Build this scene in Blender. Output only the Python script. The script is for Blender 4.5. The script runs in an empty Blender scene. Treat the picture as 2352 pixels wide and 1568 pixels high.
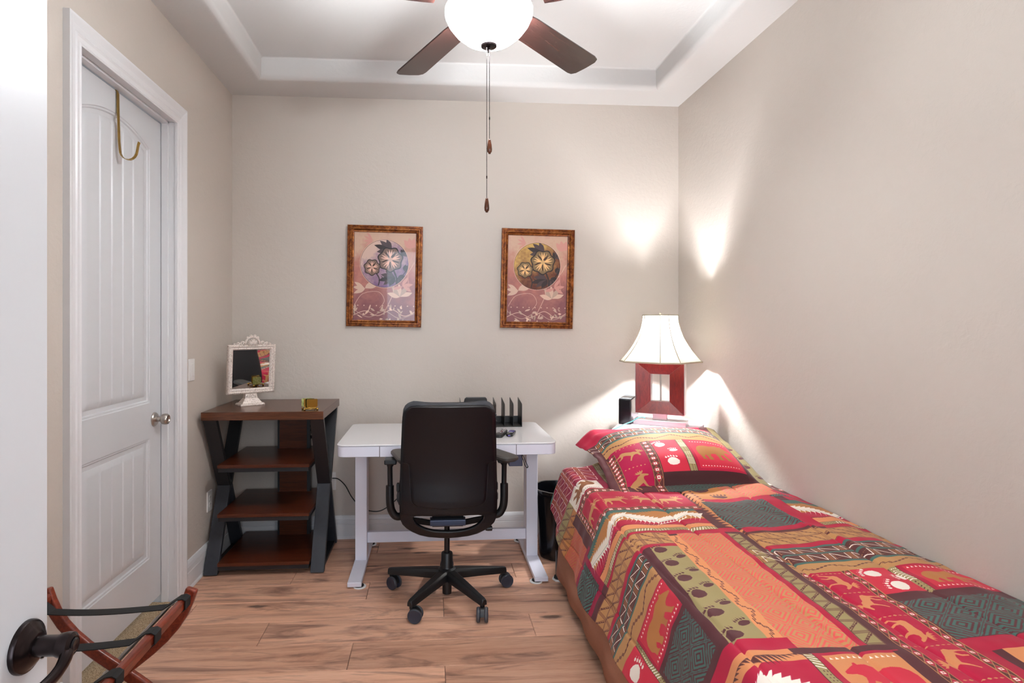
import bpy, bmesh, math, random
import numpy as np
from mathutils import Vector, Matrix
R = math.radians
random.seed(7)
rng = np.random.default_rng(11)
SC = bpy.context.scene
COL = SC.collection

# ------------------------------------------------------------------ camera, world, lights, exposure
cam_data = bpy.data.cameras.new('camera')
cam = bpy.data.objects.new('camera', cam_data); COL.objects.link(cam)
cam.location = (0, 0, 1.345)
cam.rotation_euler = (R(90), 0, -math.atan2(90, 1330))
cam_data.sensor_width = 36
cam_data.lens = 1330 / 2352 * 36
cam_data.shift_x = 96 / 2352
cam_data.shift_y = -34 / 2352
cam_data.clip_start = 0.02
SC.camera = cam
SC.view_settings.view_transform = 'Standard'
SC.view_settings.look = 'None'
SC.view_settings.gamma = 1
SC.view_settings.use_curve_mapping = False
SC.view_settings.exposure = 0.26
SC.cycles.use_denoising = True
SC.cycles.max_bounces = 10
SC.cycles.diffuse_bounces = 6
SC.cycles.transparent_max_bounces = 12
SC.cycles.sample_clamp_indirect = 6
HALL_POWER, ADDED_WINDOW_POWER, WORLD = 34, 30, 0.5
FAN_GLOW, FAN_UP, LAMP_POWER, BULB_GLOW = 11, 480, 240, 24
w = bpy.data.worlds.new('world'); SC.world = w; w.use_nodes = True
w.node_tree.nodes['Background'].inputs[0].default_value = (0.86, 0.92, 1.0, 1)
w.node_tree.nodes['Background'].inputs[1].default_value = WORLD

def area(name, loc, rot, sx, sy, power, col):
    l = bpy.data.lights.new(name, 'AREA'); l.shape = 'RECTANGLE'; l.size = sx; l.size_y = sy
    l.energy = power; l.color = col
    o = bpy.data.objects.new(name, l); COL.objects.link(o); o.location = loc; o.rotation_euler = rot
    return o
# daylight that comes through the open doorway from the hall
area('hall_daylight', (-0.25, -1.6, 1.2), (R(90), 0, 0), 1.2, 2.0, HALL_POWER, (0.72, 0.86, 1.0))
# added fill light outside an added, unseen window in the front wall
area('added_window_light', (0.67, -0.30, 1.50), (R(90), 0, 0), 0.62, 1.3, ADDED_WINDOW_POWER, (0.95, 0.97, 1.0))

# ------------------------------------------------------------------ helpers
def tag(o, label=None, cat=None, group=None, kind=None):
    if label: o['label'] = label
    if cat: o['category'] = cat
    if group: o['group'] = group
    if kind: o['kind'] = kind
    return o
def empty(name, loc, rz=0, label=None, cat=None, group=None):
    o = bpy.data.objects.new(name, None); COL.objects.link(o)
    o.empty_display_size = 0.05
    o.location = loc; o.rotation_euler = (0, 0, rz)
    return tag(o, label, cat, group)

class MB:
    """collects faces; build() links them as one mesh object"""
    def __init__(s): s.v = []; s.f = []; s.uv = None
    def add(s, vs, fs):
        n = len(s.v); s.v += [tuple(map(float, v)) for v in vs]; s.f += [tuple(i + n for i in f) for f in fs]; return s
    def box(s, x0, x1, y0, y1, z0, z1, M=None):
        vs = [(x, y, z) for z in (z0, z1) for y in (y0, y1) for x in (x0, x1)]
        if M is not None: vs = [tuple(M @ Vector(v)) for v in vs]
        return s.add(vs, [(0, 2, 3, 1), (4, 5, 7, 6), (0, 1, 5, 4), (2, 6, 7, 3), (0, 4, 6, 2), (1, 3, 7, 5)])
    def loft(s, rings, close=True, cap=True, wrap=False):
        n = len(rings[0]); vs = [p for r in rings for p in r]; fs = []
        m = len(rings); K = n if close else n - 1
        for i in range(m if wrap else m - 1):
            a, b = i * n, ((i + 1) % m) * n
            for j in range(K):
                k = (j + 1) % n; fs.append((a + j, a + k, b + k, b + j))
        if cap and not wrap and close:
            fs.append(tuple(range(n))[::-1]); fs.append(tuple((m - 1) * n + j for j in range(n)))
        return s.add(vs, fs)
    def prism(s, poly, axis, a, b):
        def P(p, t):
            if axis == 'z': return (p[0], p[1], t)
            if axis == 'y': return (p[0], t, p[1])
            return (t, p[0], p[1])
        return s.loft([[P(p, a) for p in poly], [P(p, b) for p in poly]])
    def lathe(s, prof, c=(0, 0, 0), axis='z', n=24, cap=True):
        rings = []
        for r, h in prof:
            ring = []
            for k in range(n):
                t = 2 * math.pi * k / n; x, y = r * math.cos(t), r * math.sin(t)
                p = (x, y, h) if axis == 'z' else ((x, h, y) if axis == 'y' else (h, x, y))
                ring.append((p[0] + c[0], p[1] + c[1], p[2] + c[2]))
            rings.append(ring)
        return s.loft(rings, cap=cap)
    def tube(s, pts, r, n=8, cap=True, closed=False, sx=1.0, up=None):
        P = [Vector(p) for p in pts]; rings = []; m = len(P)
        prev = None
        for i, p in enumerate(P):
            if closed: t = P[(i + 1) % m] - P[i - 1]
            else: t = P[min(i + 1, m - 1)] - P[max(i - 1, 0)]
            t.normalize()
            if up is not None:
                a = Vector(up) - t * t.dot(Vector(up)); a.normalize()
            elif prev is None:
                a = Vector((0, 0, 1)) if abs(t.z) < .9 else Vector((1, 0, 0)); a = (a - t * t.dot(a)).normalized()
            else:
                a = (prev - t * t.dot(prev)).normalized()
            prev = a; b = t.cross(a)
            rr = r[i] if isinstance(r, (list, tuple)) else r
            rings.append([tuple(p + a * rr * math.cos(2 * math.pi * k / n) + b * rr * sx * math.sin(2 * math.pi * k / n)) for k in range(n)])
        return s.loft(rings, cap=cap, wrap=closed)
    def strip(s, pts, wdir, wid, th, nrm=None):
        """flat band along pts, width wid along wdir, thickness th"""
        P = [Vector(p) for p in pts]; W = Vector(wdir).normalized(); m = len(P); rings = []
        for i, p in enumerate(P):
            t = (P[min(i + 1, m - 1)] - P[max(i - 1, 0)]).normalized()
            w_ = (W - t * t.dot(W)).normalized(); q = t.cross(w_)
            rings.append([tuple(p + w_ * wid * a / 2 + q * th * b / 2) for a, b in ((-1, -1), (1, -1), (1, 1), (-1, 1))])
        return s.loft(rings)
    def grid(s, rows, flip=False):
        n = len(rows[0]); vs = [p for r in rows for p in r]; fs = []
        for i in range(len(rows) - 1):
            for j in range(n - 1):
                a = i * n + j
                q = (a, a + 1, a + n + 1, a + n); fs.append(q[::-1] if flip else q)
        return s.add(vs, fs)
    def bar(s, p, q, w_, h, up=(0, 0, 1)):
        """square bar from p to q; w_ across, h along up"""
        p, q = Vector(p), Vector(q); t = (q - p).normalized(); u = Vector(up); u = (u - t * t.dot(u)).normalized(); b = t.cross(u)
        rings = [[tuple(c + b * w_ * x / 2 + u * h * y / 2) for x, y in ((-1, -1), (1, -1), (1, 1), (-1, 1))] for c in (p, q)]
        return s.loft(rings)
    def build(s, name, mat, parent=None, label=None, cat=None, group=None, kind=None, smooth=False, bevel=0, local=False, seg=2, solid=0, sub=0, offset=-1, uvs=None, weld=False):
        off = Vector((0, 0, 0))
        if parent is not None and not local:
            off = parent.location.copy(); pp = parent.parent
            while pp is not None: off += pp.location; pp = pp.parent
        me = bpy.data.meshes.new(name)
        me.from_pydata([(x - off.x, y - off.y, z - off.z) for x, y, z in s.v], [], s.f)
        bm = bmesh.new(); bm.from_mesh(me)
        if uvs is not None:
            L = bm.loops.layers.uv.new('UVMap')
            bm.verts.ensure_lookup_table()
            for f in bm.faces:
                for lp in f.loops: lp[L].uv = uvs[lp.vert.index]
        if weld: bmesh.ops.remove_doubles(bm, verts=bm.verts, dist=1e-5)
        if uvs is None: bmesh.ops.recalc_face_normals(bm, faces=bm.faces)
        bm.to_mesh(me); bm.free()
        if smooth:
            me.polygons.foreach_set('use_smooth', [True] * len(me.polygons))
        o = bpy.data.objects.new(name, me); COL.objects.link(o)
        if mat is not None: me.materials.append(mat)
        if parent is not None: o.parent = parent
        if solid:
            m = o.modifiers.new('thick', 'SOLIDIFY'); m.thickness = solid; m.offset = offset
        if sub:
            m = o.modifiers.new('sub', 'SUBSURF'); m.levels = sub; m.render_levels = sub
        if bevel:
            m = o.modifiers.new('edge', 'BEVEL'); m.width = bevel; m.segments = seg; m.limit_method = 'ANGLE'; m.angle_limit = R(40)
            if smooth: m.harden_normals = False
        if smooth == 'auto':
            me.set_sharp_from_angle(angle=R(35))
        return tag(o, label, cat, group, kind)

def rrect(x0, x1, y0, y1, r, n=5):
    p = []
    for cx, cy, a0 in ((x1 - r, y1 - r, 0), (x0 + r, y1 - r, 90), (x0 + r, y0 + r, 180), (x1 - r, y0 + r, 270)):
        for k in range(n + 1):
            a = R(a0 + 90 * k / n); p.append((cx + r * math.cos(a), cy + r * math.sin(a)))
    return p
def interp(x, tab):
    return float(np.interp(x, [t[0] for t in tab], [t[1] for t in tab]))
def smooth_path(pts, n=6):
    """Catmull-Rom"""
    P = [Vector(p) for p in pts]; out = []
    for i in range(len(P) - 1):
        a, b, c, d = P[max(i - 1, 0)], P[i], P[i + 1], P[min(i + 2, len(P) - 1)]
        for k in range(n):
            t = k / n
            out.append(tuple(0.5 * ((2 * b) + (c - a) * t + (2 * a - 5 * b + 4 * c - d) * t * t + (3 * b - a - 3 * c + d) * t ** 3)))
    out.append(tuple(P[-1])); return out

# ------------------------------------------------------------------ materials
def lin(c):
    return tuple((x / 12.92 if x <= .04045 else ((x + .055) / 1.055) ** 2.4) for x in c)
def s8(r, g, b): return lin((r / 255, g / 255, b / 255)) + (1,)
class N:
    def __init__(s, name):
        s.m = bpy.data.materials.new(name); s.m.use_nodes = True; s.t = s.m.node_tree
        s.b = s.t.nodes['Principled BSDF']; s.out = s.t.nodes['Material Output']
    def n(s, typ, **kw):
        x = s.t.nodes.new(typ)
        for k, v in kw.items():
            if k.startswith('i_'):
                key = k[2:]; key = int(key) if key.isdigit() else key.replace('_', ' ')
                x.inputs[key].default_value = v
            else: setattr(x, k, v)
        return x
    def l(s, a, b): s.t.links.new(a, b)
    def ramp(s, fac, stops):
        r = s.n('ShaderNodeValToRGB'); e = r.color_ramp.elements
        while len(e) < len(stops): e.new(0.5)
        for x, (p, c) in zip(e, stops): x.position = p; x.color = c
        s.l(fac, r.inputs[0]); return r.outputs[0]
    def mix(s, fac, a, b, mode='MIX'):
        x = s.n('ShaderNodeMix', data_type='RGBA', blend_type=mode)
        for sock, v in ((x.inputs[0], fac), (x.inputs[6], a), (x.inputs[7], b)):
            if hasattr(v, 'is_linked'): s.l(v, sock)
            else: sock.default_value = v
        return x.outputs[2]
    def coords(s, kind='Object', scale=(1, 1, 1), rot=(0, 0, 0), rand=False):
        tc = s.n('ShaderNodeTexCoord'); src = tc.outputs[kind]
        mp = s.n('ShaderNodeMapping'); mp.inputs['Scale'].default_value = scale; mp.inputs['Rotation'].default_value = rot
        s.l(src, mp.inputs[0])
        if rand:
            oi = s.n('ShaderNodeObjectInfo'); cx = s.n('ShaderNodeVectorMath', operation='SCALE'); cx.inputs[0].default_value = (37.1, 19.7, 5.3)
            s.l(oi.outputs['Random'], cx.inputs['Scale']); s.l(cx.outputs[0], mp.inputs['Location'])
        return mp.outputs[0]
    def noise(s, vec, scale, detail=4, rough=.55, dist=0):
        x = s.n('ShaderNodeTexNoise'); x.inputs['Scale'].default_value = scale; x.inputs['Detail'].default_value = detail
        x.inputs['Roughness'].default_value = rough; x.inputs['Distortion'].default_value = dist
        if vec is not None: s.l(vec, x.inputs['Vector'])
        return x.outputs['Fac']
    def bump(s, h, strength=.2, dist=.002):
        x = s.n('ShaderNodeBump'); x.inputs['Strength'].default_value = strength; x.inputs['Distance'].default_value = dist
        s.l(h, x.inputs['Height']); s.l(x.outputs[0], s.b.inputs['Normal'])
    def set(s, col=None, rough=.5, metal=0, spec=None, **kw):
        if col is not None: s.b.inputs['Base Color'].default_value = col
        s.b.inputs['Roughness'].default_value = rough; s.b.inputs['Metallic'].default_value = metal
        if spec is not None: s.b.inputs['Specular IOR Level'].default_value = spec
        for k, v in kw.items(): s.b.inputs[k.replace('_', ' ')].default_value = v
        return s
def plain(name, rgb, rough=.5, metal=0, spec=None, grain=0, gscale=200, var=0.0, **kw):
    k = N(name); c = s8(*rgb); k.set(c, rough, metal, spec, **kw)
    co = k.coords()
    if var:
        f = k.noise(co, gscale * .12, 5)
        d = tuple(x * (1 - var) for x in c[:3]) + (1,); u = tuple(min(1, x * (1 + var)) for x in c[:3]) + (1,)
        k.l(k.ramp(f, [(.3, d), (.7, u)]), k.b.inputs['Base Color'])
    if grain: k.bump(k.noise(co, gscale, 3), grain, .001)
    return k.m
def wall_paint(name, rgb, bump=.2):
    k = N(name); k.set(s8(*rgb), .62, spec=.3)
    co = k.coords('Object')
    v = k.noise(co, 38, 5, .6, .6); v2 = k.ramp(v, [(.42, (0, 0, 0, 1)), (.62, (1, 1, 1, 1))])
    k.bump(v2, bump, .0022); return k.m
M = {}
M['wall'] = wall_paint('wall_paint', (199, 190, 181))
M['ceil'] = wall_paint('ceiling_paint', (206, 204, 202), .15)
M['trim'] = plain('white_trim_paint', (226, 226, 228), .32)
M['door'] = plain('white_door_paint', (210, 212, 215), .36, grain=.03, gscale=300)
M['black'] = plain('black_plastic', (13, 14, 17), .42, grain=.12, gscale=900)
M['black_gloss'] = plain('black_gloss_plastic', (12, 12, 16), .2)
M['chairback'] = plain('black_moulded_plastic', (5, 8, 15), .34, spec=.4, grain=.18, gscale=1400)
M['fabric_dark'] = plain('dark_fabric', (58, 58, 62), .9, grain=.5, gscale=900)
M['rubber'] = plain('black_rubber', (22, 22, 24), .7)
M['wheel'] = plain('dark_blue_grey_plastic', (42, 45, 58), .45)
M['tread'] = plain('grey_tyre', (78, 77, 78), .7, var=.3)
M['steel_dark'] = plain('dark_painted_steel', (22, 23, 27), .45, grain=.15, gscale=500)
M['steel_post'] = plain('lighter_grey_steel', (46, 49, 56), .45, grain=.15, gscale=400, var=.1)
M['mech'] = plain('grey_steel', (88, 94, 116), .35, metal=.5)
M['desk'] = plain('white_desk_enamel', (222, 222, 234), .35)
M['desk_glass'] = plain('white_back_painted_glass', (238, 238, 240), .08, spec=.6)
M['nickel'] = plain('brushed_nickel', (186, 178, 170), .28, metal=1)
M['bronze'] = plain('oil_rubbed_bronze', (46, 38, 38), .24, metal=.85, var=.35, gscale=400)
M['gold'] = plain('polished_brass', (176, 146, 70), .14, metal=1)
M['brass_old'] = plain('aged_brass', (168, 136, 66), .32, metal=1, var=.2, gscale=300)
M['silver'] = plain('brushed_silver', (206, 200, 202), .3, metal=.6)
M['plate'] = plain('white_wall_plate', (232, 230, 228), .3)
M['slot'] = plain('socket_slot', (60, 58, 56), .6)
M['skirt'] = plain('tan_cotton', (176, 124, 100), .85, grain=.3, gscale=1200, var=.05)
M['strap'] = plain('black_webbing', (20, 20, 21), .8, grain=.7, gscale=700)
M['mattress'] = plain('white_ticking', (225, 222, 216), .9)
M['night'] = plain('whitewashed_wood', (228, 214, 226), .4, var=.06, gscale=160)
M['teal'] = plain('teal_cable', (74, 150, 148), .45)
M['white_felt'] = plain('white_glide', (225, 225, 225), .5)
M['onyx'] = None

def wood(name, dark, mid, light, sc=(3, 40, 40), rough=.3, knots=False, rand=False, rot=(0, 0, 0), bump=.1):
    k = N(name); k.set(None, rough, spec=.45)
    co = k.coords('Object', sc, rot, rand)
    g = k.noise(co, 1.0, 8, .62, .8)
    fine = k.noise(k.coords('Object', tuple(x * 5 for x in sc), rot, rand), 1.0, 4, .6)
    c = k.ramp(g, [(.28, s8(*dark)), (.5, s8(*mid)), (.72, s8(*light))])
    c2 = k.mix(.35, c, k.ramp(fine, [(.35, s8(*dark)), (.6, s8(*light))]), 'MIX')
    k.l(c2, k.b.inputs['Base Color']); k.bump(fine, bump, .0006)
    return k.m
M['walnut'] = wood('dark_walnut_top', (56, 30, 20), (84, 48, 30), (106, 62, 40), (3, 60, 60), .24)
M['shelf'] = wood('brown_shelf_wood', (44, 18, 10), (74, 32, 16), (98, 48, 24), (3, 50, 50), .28)
M['mahog'] = wood('red_mahogany', (62, 12, 14), (92, 22, 20), (116, 36, 28), (30, 30, 6), .3)
M['rackwood'] = wood('cherry_rack_wood', (74, 24, 15), (116, 44, 27), (146, 64, 40), (30, 4, 30), .28)
M['blade'] = wood('walnut_fan_blade', (24, 13, 13), (44, 24, 22), (74, 44, 37), (4, 60, 10), .25)
M['pull'] = wood('walnut_pull', (40, 20, 14), (84, 44, 28), (120, 70, 44), (60, 60, 8), .2)

def floor_mat():
    k = N('oak_vinyl_plank'); k.set(None, .36, spec=.4)
    oi = k.n('ShaderNodeObjectInfo')
    co = k.coords('Object', (1.6, 22, 1), rand=True)
    g = k.noise(co, 1.0, 9, .66, .6)
    cg = k.ramp(g, [(.24, s8(128, 86, 70)), (.38, s8(192, 142, 116)), (.53, s8(220, 172, 144)), (.76, s8(232, 190, 164))])
    fine = k.noise(k.coords('Object', (12, 260, 1), rand=True), 1.0, 4, .7)
    cf = k.ramp(fine, [(.3, s8(130, 88, 72)), (.48, s8(216, 168, 140)), (.72, s8(240, 206, 182))])
    c = k.mix(.24, cg, cf)
    # smoky streaks and dark knots
    st = k.noise(k.coords('Object', (1.5, 9, 1), rand=True), 1.0, 5, .6, 1.8)
    sm = k.ramp(st, [(.51, (0, 0, 0, 1)), (.70, (1, 1, 1, 1))])
    mul = k.n('ShaderNodeMath', operation='MULTIPLY', i_1=.85); k.l(sm, mul.inputs[0])
    c = k.mix(mul.outputs[0], c, s8(112, 78, 68))
    vo = k.n('ShaderNodeTexVoronoi'); vo.inputs['Scale'].default_value = 1.0
    k.l(k.coords('Object', (2.2, 8.0, 1), rand=True), vo.inputs['Vector'])
    nz = k.noise(k.coords('Object', (30, 60, 1), rand=True), 1.0, 3)
    ad = k.n('ShaderNodeMath', operation='MULTIPLY_ADD', i_1=.09); k.l(nz, ad.inputs[0]); k.l(vo.outputs['Distance'], ad.inputs[2])
    kn = k.ramp(ad.outputs[0], [(.12, (1, 1, 1, 1)), (.20, (0, 0, 0, 1))])
    ml = k.n('ShaderNodeMath', operation='MULTIPLY', i_1=.85); k.l(kn, ml.inputs[0])
    c = k.mix(ml.outputs[0], c, s8(48, 30, 30))
    tone = k.ramp(oi.outputs['Random'], [(0, (.78, .76, .75, 1)), (.5, (1, 1, 1, 1)), (1, (1.1, 1.1, 1.09, 1))])
    c = k.mix(1.0, c, tone, 'MULTIPLY')
    k.l(c, k.b.inputs['Base Color']); k.bump(fine, .12, .0006)
    rr = k.ramp(g, [(.3, (.3, .3, .3, 1)), (.7, (.44, .44, .44, 1))]); k.l(rr, k.b.inputs['Roughness'])
    return k.m
M['floor'] = floor_mat()
M['subfloor'] = plain('dark_underlay', (40, 26, 20), .8)

def carpet_mat():
    k = N('beige_carpet'); k.set(None, .95, spec=.1)
    v = k.noise(k.coords('Object'), 260, 4, .7); k.l(k.ramp(v, [(.36, s8(96, 74, 54)), (.48, s8(178, 152, 120)), (.68, s8(216, 196, 166))]), k.b.inputs['Base Color'])
    k.bump(v, .9, .004); return k.m
M['carpet'] = carpet_mat()

def emit(name, rgb, strength):
    k = N(name); k.set(s8(*rgb), .4); k.b.inputs['Emission Color'].default_value = s8(*rgb); k.b.inputs['Emission Strength'].default_value = strength; return k.m
M['globe'] = emit('lit_alabaster_glass', (255, 250, 244), FAN_GLOW)
def bowl_mat():
    k = N('lit_alabaster_bowl'); k.set(s8(250, 250, 252), .4); k.b.inputs['Emission Color'].default_value = s8(250, 251, 255)
    g = k.n('ShaderNodeNewGeometry'); sp = k.n('ShaderNodeSeparateXYZ'); k.l(g.outputs['Normal'], sp.inputs[0])
    m1 = k.n('ShaderNodeMath', operation='MULTIPLY', i_1=-1.0); k.l(sp.outputs[2], m1.inputs[0])
    m2 = k.n('ShaderNodeMath', operation='MAXIMUM', i_1=0.0); k.l(m1.outputs[0], m2.inputs[0])
    m3 = k.n('ShaderNodeMath', operation='POWER', i_1=3.0); k.l(m2.outputs[0], m3.inputs[0])
    m4 = k.n('ShaderNodeMath', operation='MULTIPLY_ADD', i_1=FAN_GLOW * 8.5, i_2=FAN_GLOW); k.l(m3.outputs[0], m4.inputs[0])
    k.l(m4.outputs[0], k.b.inputs['Emission Strength']); return k.m
M['globe'] = bowl_mat()
M['bulb_fan'] = plain('frosted_bulb_glass', (240, 240, 236), .3)
M['bulb'] = emit('lit_bulb', (255, 246, 230), BULB_GLOW)
def shade_mat():
    k = N('cream_lampshade_silk'); d = k.n('ShaderNodeBsdfDiffuse'); d.inputs[0].default_value = s8(214, 212, 198)
    t = k.n('ShaderNodeBsdfTranslucent'); t.inputs[0].default_value = s8(244, 240, 222)
    x = k.n('ShaderNodeMixShader'); x.inputs[0].default_value = .16
    k.l(d.outputs[0], x.inputs[1]); k.l(t.outputs[0], x.inputs[2]); k.l(x.outputs[0], k.out.inputs[0]); return k.m
M['shade'] = shade_mat()
M['shade_trim'] = plain('cream_piping', (176, 166, 142), .8)
def glass_mat():
    k = N('picture_glass'); t = k.n('ShaderNodeBsdfTransparent'); g = k.n('ShaderNodeBsdfGlossy'); g.inputs['Roughness'].default_value = .03
    f = k.n('ShaderNodeFresnel'); f.inputs[0].default_value = 1.5
    x = k.n('ShaderNodeMixShader'); k.l(f.outputs[0], x.inputs[0]); k.l(t.outputs[0], x.inputs[1]); k.l(g.outputs[0], x.inputs[2]); k.l(x.outputs[0], k.out.inputs[0]); return k.m
M['glass'] = glass_mat()
M['mirror'] = plain('mirror_silvering', (235, 238, 238), .02, metal=1)
def ornate():
    k = N('whitewashed_pewter'); k.set(None, .42, metal=.25)
    v = k.noise(k.coords('Object'), 130, 4, .6); k.l(k.ramp(v, [(.30, s8(150, 132, 122)), (.44, s8(228, 214, 204)), (.7, s8(242, 234, 228))]), k.b.inputs['Base Color'])
    k.bump(v, .7, .002); return k.m
M['ornate'] = ornate()
def frame_mat():
    k = N('antique_bronze_gilt'); k.set(None, .3, metal=.55)
    v = k.noise(k.coords('Object'), 26, 6, .7, 1.0); k.l(k.ramp(v, [(.32, s8(48, 18, 14)), (.46, s8(112, 56, 24)), (.58, s8(150, 92, 40)), (.72, s8(196, 128, 84))]), k.b.inputs['Base Color'])
    k.bump(v, .2, .001); return k.m
M['frame'] = frame_mat()
def onyx():
    k = N('green_onyx'); k.set(None, .15)
    v = k.noise(k.coords('Object'), 40, 5, .6, 2); k.l(k.ramp(v, [(.3, s8(110, 120, 60)), (.5, s8(190, 196, 120)), (.7, s8(226, 224, 170))]), k.b.inputs['Base Color']); return k.m
M['onyx'] = onyx()

M['fabric_pad'] = plain('soft_black_arm_pad', (58, 54, 50), .5, grain=.2, gscale=600)
M['btn_w'] = plain('white_button', (210, 208, 205), .5)
M['btn_g'] = plain('grey_button', (110, 108, 112), .5)
M['btn_r'] = plain('red_button', (150, 40, 40), .5)
M['btn_p'] = plain('purple_button', (88, 70, 150), .4)
M['cap_grey'] = plain('grey_plastic_cap', (112, 118, 124), .3)
M['seam'] = plain('seam_highlight', (64, 66, 72), .3)
# ------------------------------------------------------------------ room shell
XL, XR, YB, YF, H = -1.247, 1.633, 3.73, 0.05, 2.80
ZT = 2.93
fl = MB().box(XL, XR, YF - .14, YB, -.05, -.013).build('floor', M['subfloor'], kind='structure')
# planks, one object each
JO = {-1: .055, 0: -.33, 1: .457, 2: .06, 3: -.32, 4: .455, 5: .08, 6: -.32, 7: .47}
PW = .1955
def plank(x0, x1, y0, y1):
    g = .0009; b = .0016
    x0 += g; x1 -= g; y0 += g; y1 -= g
    vs = [(x0, y0, -.013), (x1, y0, -.013), (x1, y1, -.013), (x0, y1, -.013),
          (x0, y0, -b), (x1, y0, -b), (x1, y1, -b), (x0, y1, -b),
          (x0 + b, y0 + b, 0), (x1 - b, y0 + b, 0), (x1 - b, y1 - b, 0), (x0 + b, y1 - b, 0)]
    fs = [(8, 9, 10, 11)]
    for a in (0, 4):
        for i in range(4): fs.append((a + i, a + (i + 1) % 4, a + 4 + (i + 1) % 4, a + 4 + i))
    return MB().add(vs, fs).build('plank', M['floor'], fl)
for k in range(-12, 8):
    y0, y1 = 2.30 + PW * k, min(2.30 + PW * (k + 1), YB - .002)
    if y1 < YF - .1: continue
    x0 = JO.get(k, (-.4 + .47 * k) % 1.19)
    while x0 > XL: x0 -= 1.19
    L_ = -1.262
    while x0 < XR:
        a, b = max(x0, L_ if 2.13 < (y0 + y1) / 2 < 2.93 else XL + .001), min(x0 + 1.19, XR - .001)
        if b - a > .02: plank(a, b, y0, y1)
        x0 += 1.19
MB().box(-1.7, -1.26, 2.05, 3.0, -.05, -.012).build('floor', M['subfloor'], kind='structure')
# carpet behind the closet door threshold
bm_rows = []
for i in range(15):
    bm_rows.append([(-1.62 + .36 * i / 14, 2.142 + .77 * j / 60, .002 + .006 * random.random()) for j in range(61)])
tag(MB().grid(bm_rows).build('carpet', M['carpet'], smooth=True), 'strip of beige cut pile carpet under the white closet door', 'carpet', kind='stuff')
MB().prism([(-1.268, -.002), (-1.268, .004), (-1.262, .007), (-1.252, .006), (-1.246, .001)], 'y', 2.142, 2.915).build('trim_1', M['nickel'], kind='structure')

T_ = .14
MB().box(XL - T_, XR + T_, YB, YB + T_, -.05, ZT + .1).build('wall_back', M['wall'], kind='structure')
MB().box(XR, XR + T_, YF - .2, YB, -.05, ZT + .1).build('wall_right', M['wall'], kind='structure')
DY0, DY1, DZ = 2.135, 2.922, 2.345         # closet opening
wl = MB()
wl.box(XL - T_, XL, YF - .2, DY0 - .02, -.05, ZT + .1); wl.box(XL - T_, XL, DY1 + .02, YB, -.05, ZT + .1)
wl.box(XL - T_, XL, DY0 - .02, DY1 + .02, DZ + .02, ZT + .1)
wl.build('wall_left', M['wall'], kind='structure')
wf = MB()
wf.box(XL, -.60, YF - .14, YF, -.05, ZT + .1); wf.box(.30, .42, YF - .14, YF, -.05, ZT + .1); wf.box(.92, XR, YF - .14, YF, -.05, ZT + .1); wf.box(.42, .92, YF - .14, YF, -.05, .90); wf.box(.42, .92, YF - .14, YF, 2.12, ZT + .1); wf.box(-.60, .30, YF - .14, YF, 2.36, ZT + .1)
wf.build('wall_front', M['wall'], kind='structure')
wn = MB()  # unseen window, added to let extra daylight into the room
for z0, z1 in ((.90, .94), (2.08, 2.12), (1.49, 1.53)): wn.box(.42, .92, YF - .10, YF - .06, z0, z1)
for x0 in (.42, .65, .88): wn.box(x0, x0 + .04, YF - .10, YF - .06, .94, 2.08)
wn.build('added_window_1', M['trim'], kind='structure')
# tray ceiling with bullnose edges
X0, X1, Y0, Y1 = XL - .01, XR + .01, YF - .01, YB + .01
prof = [(0.0, 2.80)]
IN = .262
for k in range(9):
    a = R(90 * k / 8); prof.append((IN - .035 + .035 * math.sin(a), 2.835 - .035 * math.cos(a)))
for k in range(6):
    a = R(90 * k / 5); prof.append((IN + .012 - .012 * math.cos(a), ZT - .012 + .012 * math.sin(a)))
rings = []
for d, z in prof: rings.append([(X0 + d, Y0 + d, z), (X1 - d, Y0 + d, z), (X1 - d, Y1 - d, z), (X0 + d, Y1 - d, z)])
cm = MB(); cm.loft(rings, cap=False)
n0 = len(cm.v) - 4; cm.f.append((n0, n0 + 1, n0 + 2, n0 + 3))
co_ = cm.build('ceiling', M['ceil'], kind='structure', smooth='auto')

# baseboards (profile: depth, height)
BB = [(0, 0), (.020, 0), (.020, .010), (.015, .018), (.0145, .088), (.0115, .091), (.0145, .094), (.0145, .118), (.0115, .121), (.0145, .124), (.012, .134), (.006, .144), (0, .146)]
MB().prism([(YB - d, z) for d, z in BB], 'x', XL, XR).build('baseboard_back', M['trim'], kind='structure')
MB().prism([(XL + d, z) for d, z in BB], 'y', 3.03, YB).build('baseboard_left', M['trim'], kind='structure')
MB().prism([(XL + d, z) for d, z in BB], 'y', YF, 2.045).build('baseboard_left', M['trim'], kind='structure')
MB().prism([(XR - d, z) for d, z in BB], 'y', YF, YB - .02).build('baseboard_right', M['trim'], kind='structure')

# closet door: casing, jamb, slab
CW = .088
CP = [(0, .012), (.006, .015), (.012, .0115), (.026, .0135), (.034, .0175), (.040, .0135), (.058, .016), (.072, .021), (.080, .024), (CW, .024), (CW, 0), (0, 0)]
def casing(ya, yb, zt, x, sgn=1):
    m = MB(); rings = []
    path = [((ya, 0), (-1, 0)), ((ya, zt), (-1, 1)), ((yb, zt), (1, 1)), ((yb, 0), (1, 0))]
    for (y, z), (dy, dz) in path: rings.append([(x + sgn * h, y + dy * a, z + dz * a) for a, h in CP])
    return m.loft(rings)
casing(DY0 + .006, DY1 - .006, DZ - .006, XL).build('trim_2', M['trim'], kind='structure')
jm = MB()
jm.box(XL - T_, XL, DY0 - .02, DY0, 0, DZ + .02); jm.box(XL - T_, XL, DY1, DY1 + .02, 0, DZ + .02); jm.box(XL - T_, XL, DY0, DY1, DZ, DZ + .02)
XD = -1.312
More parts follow.
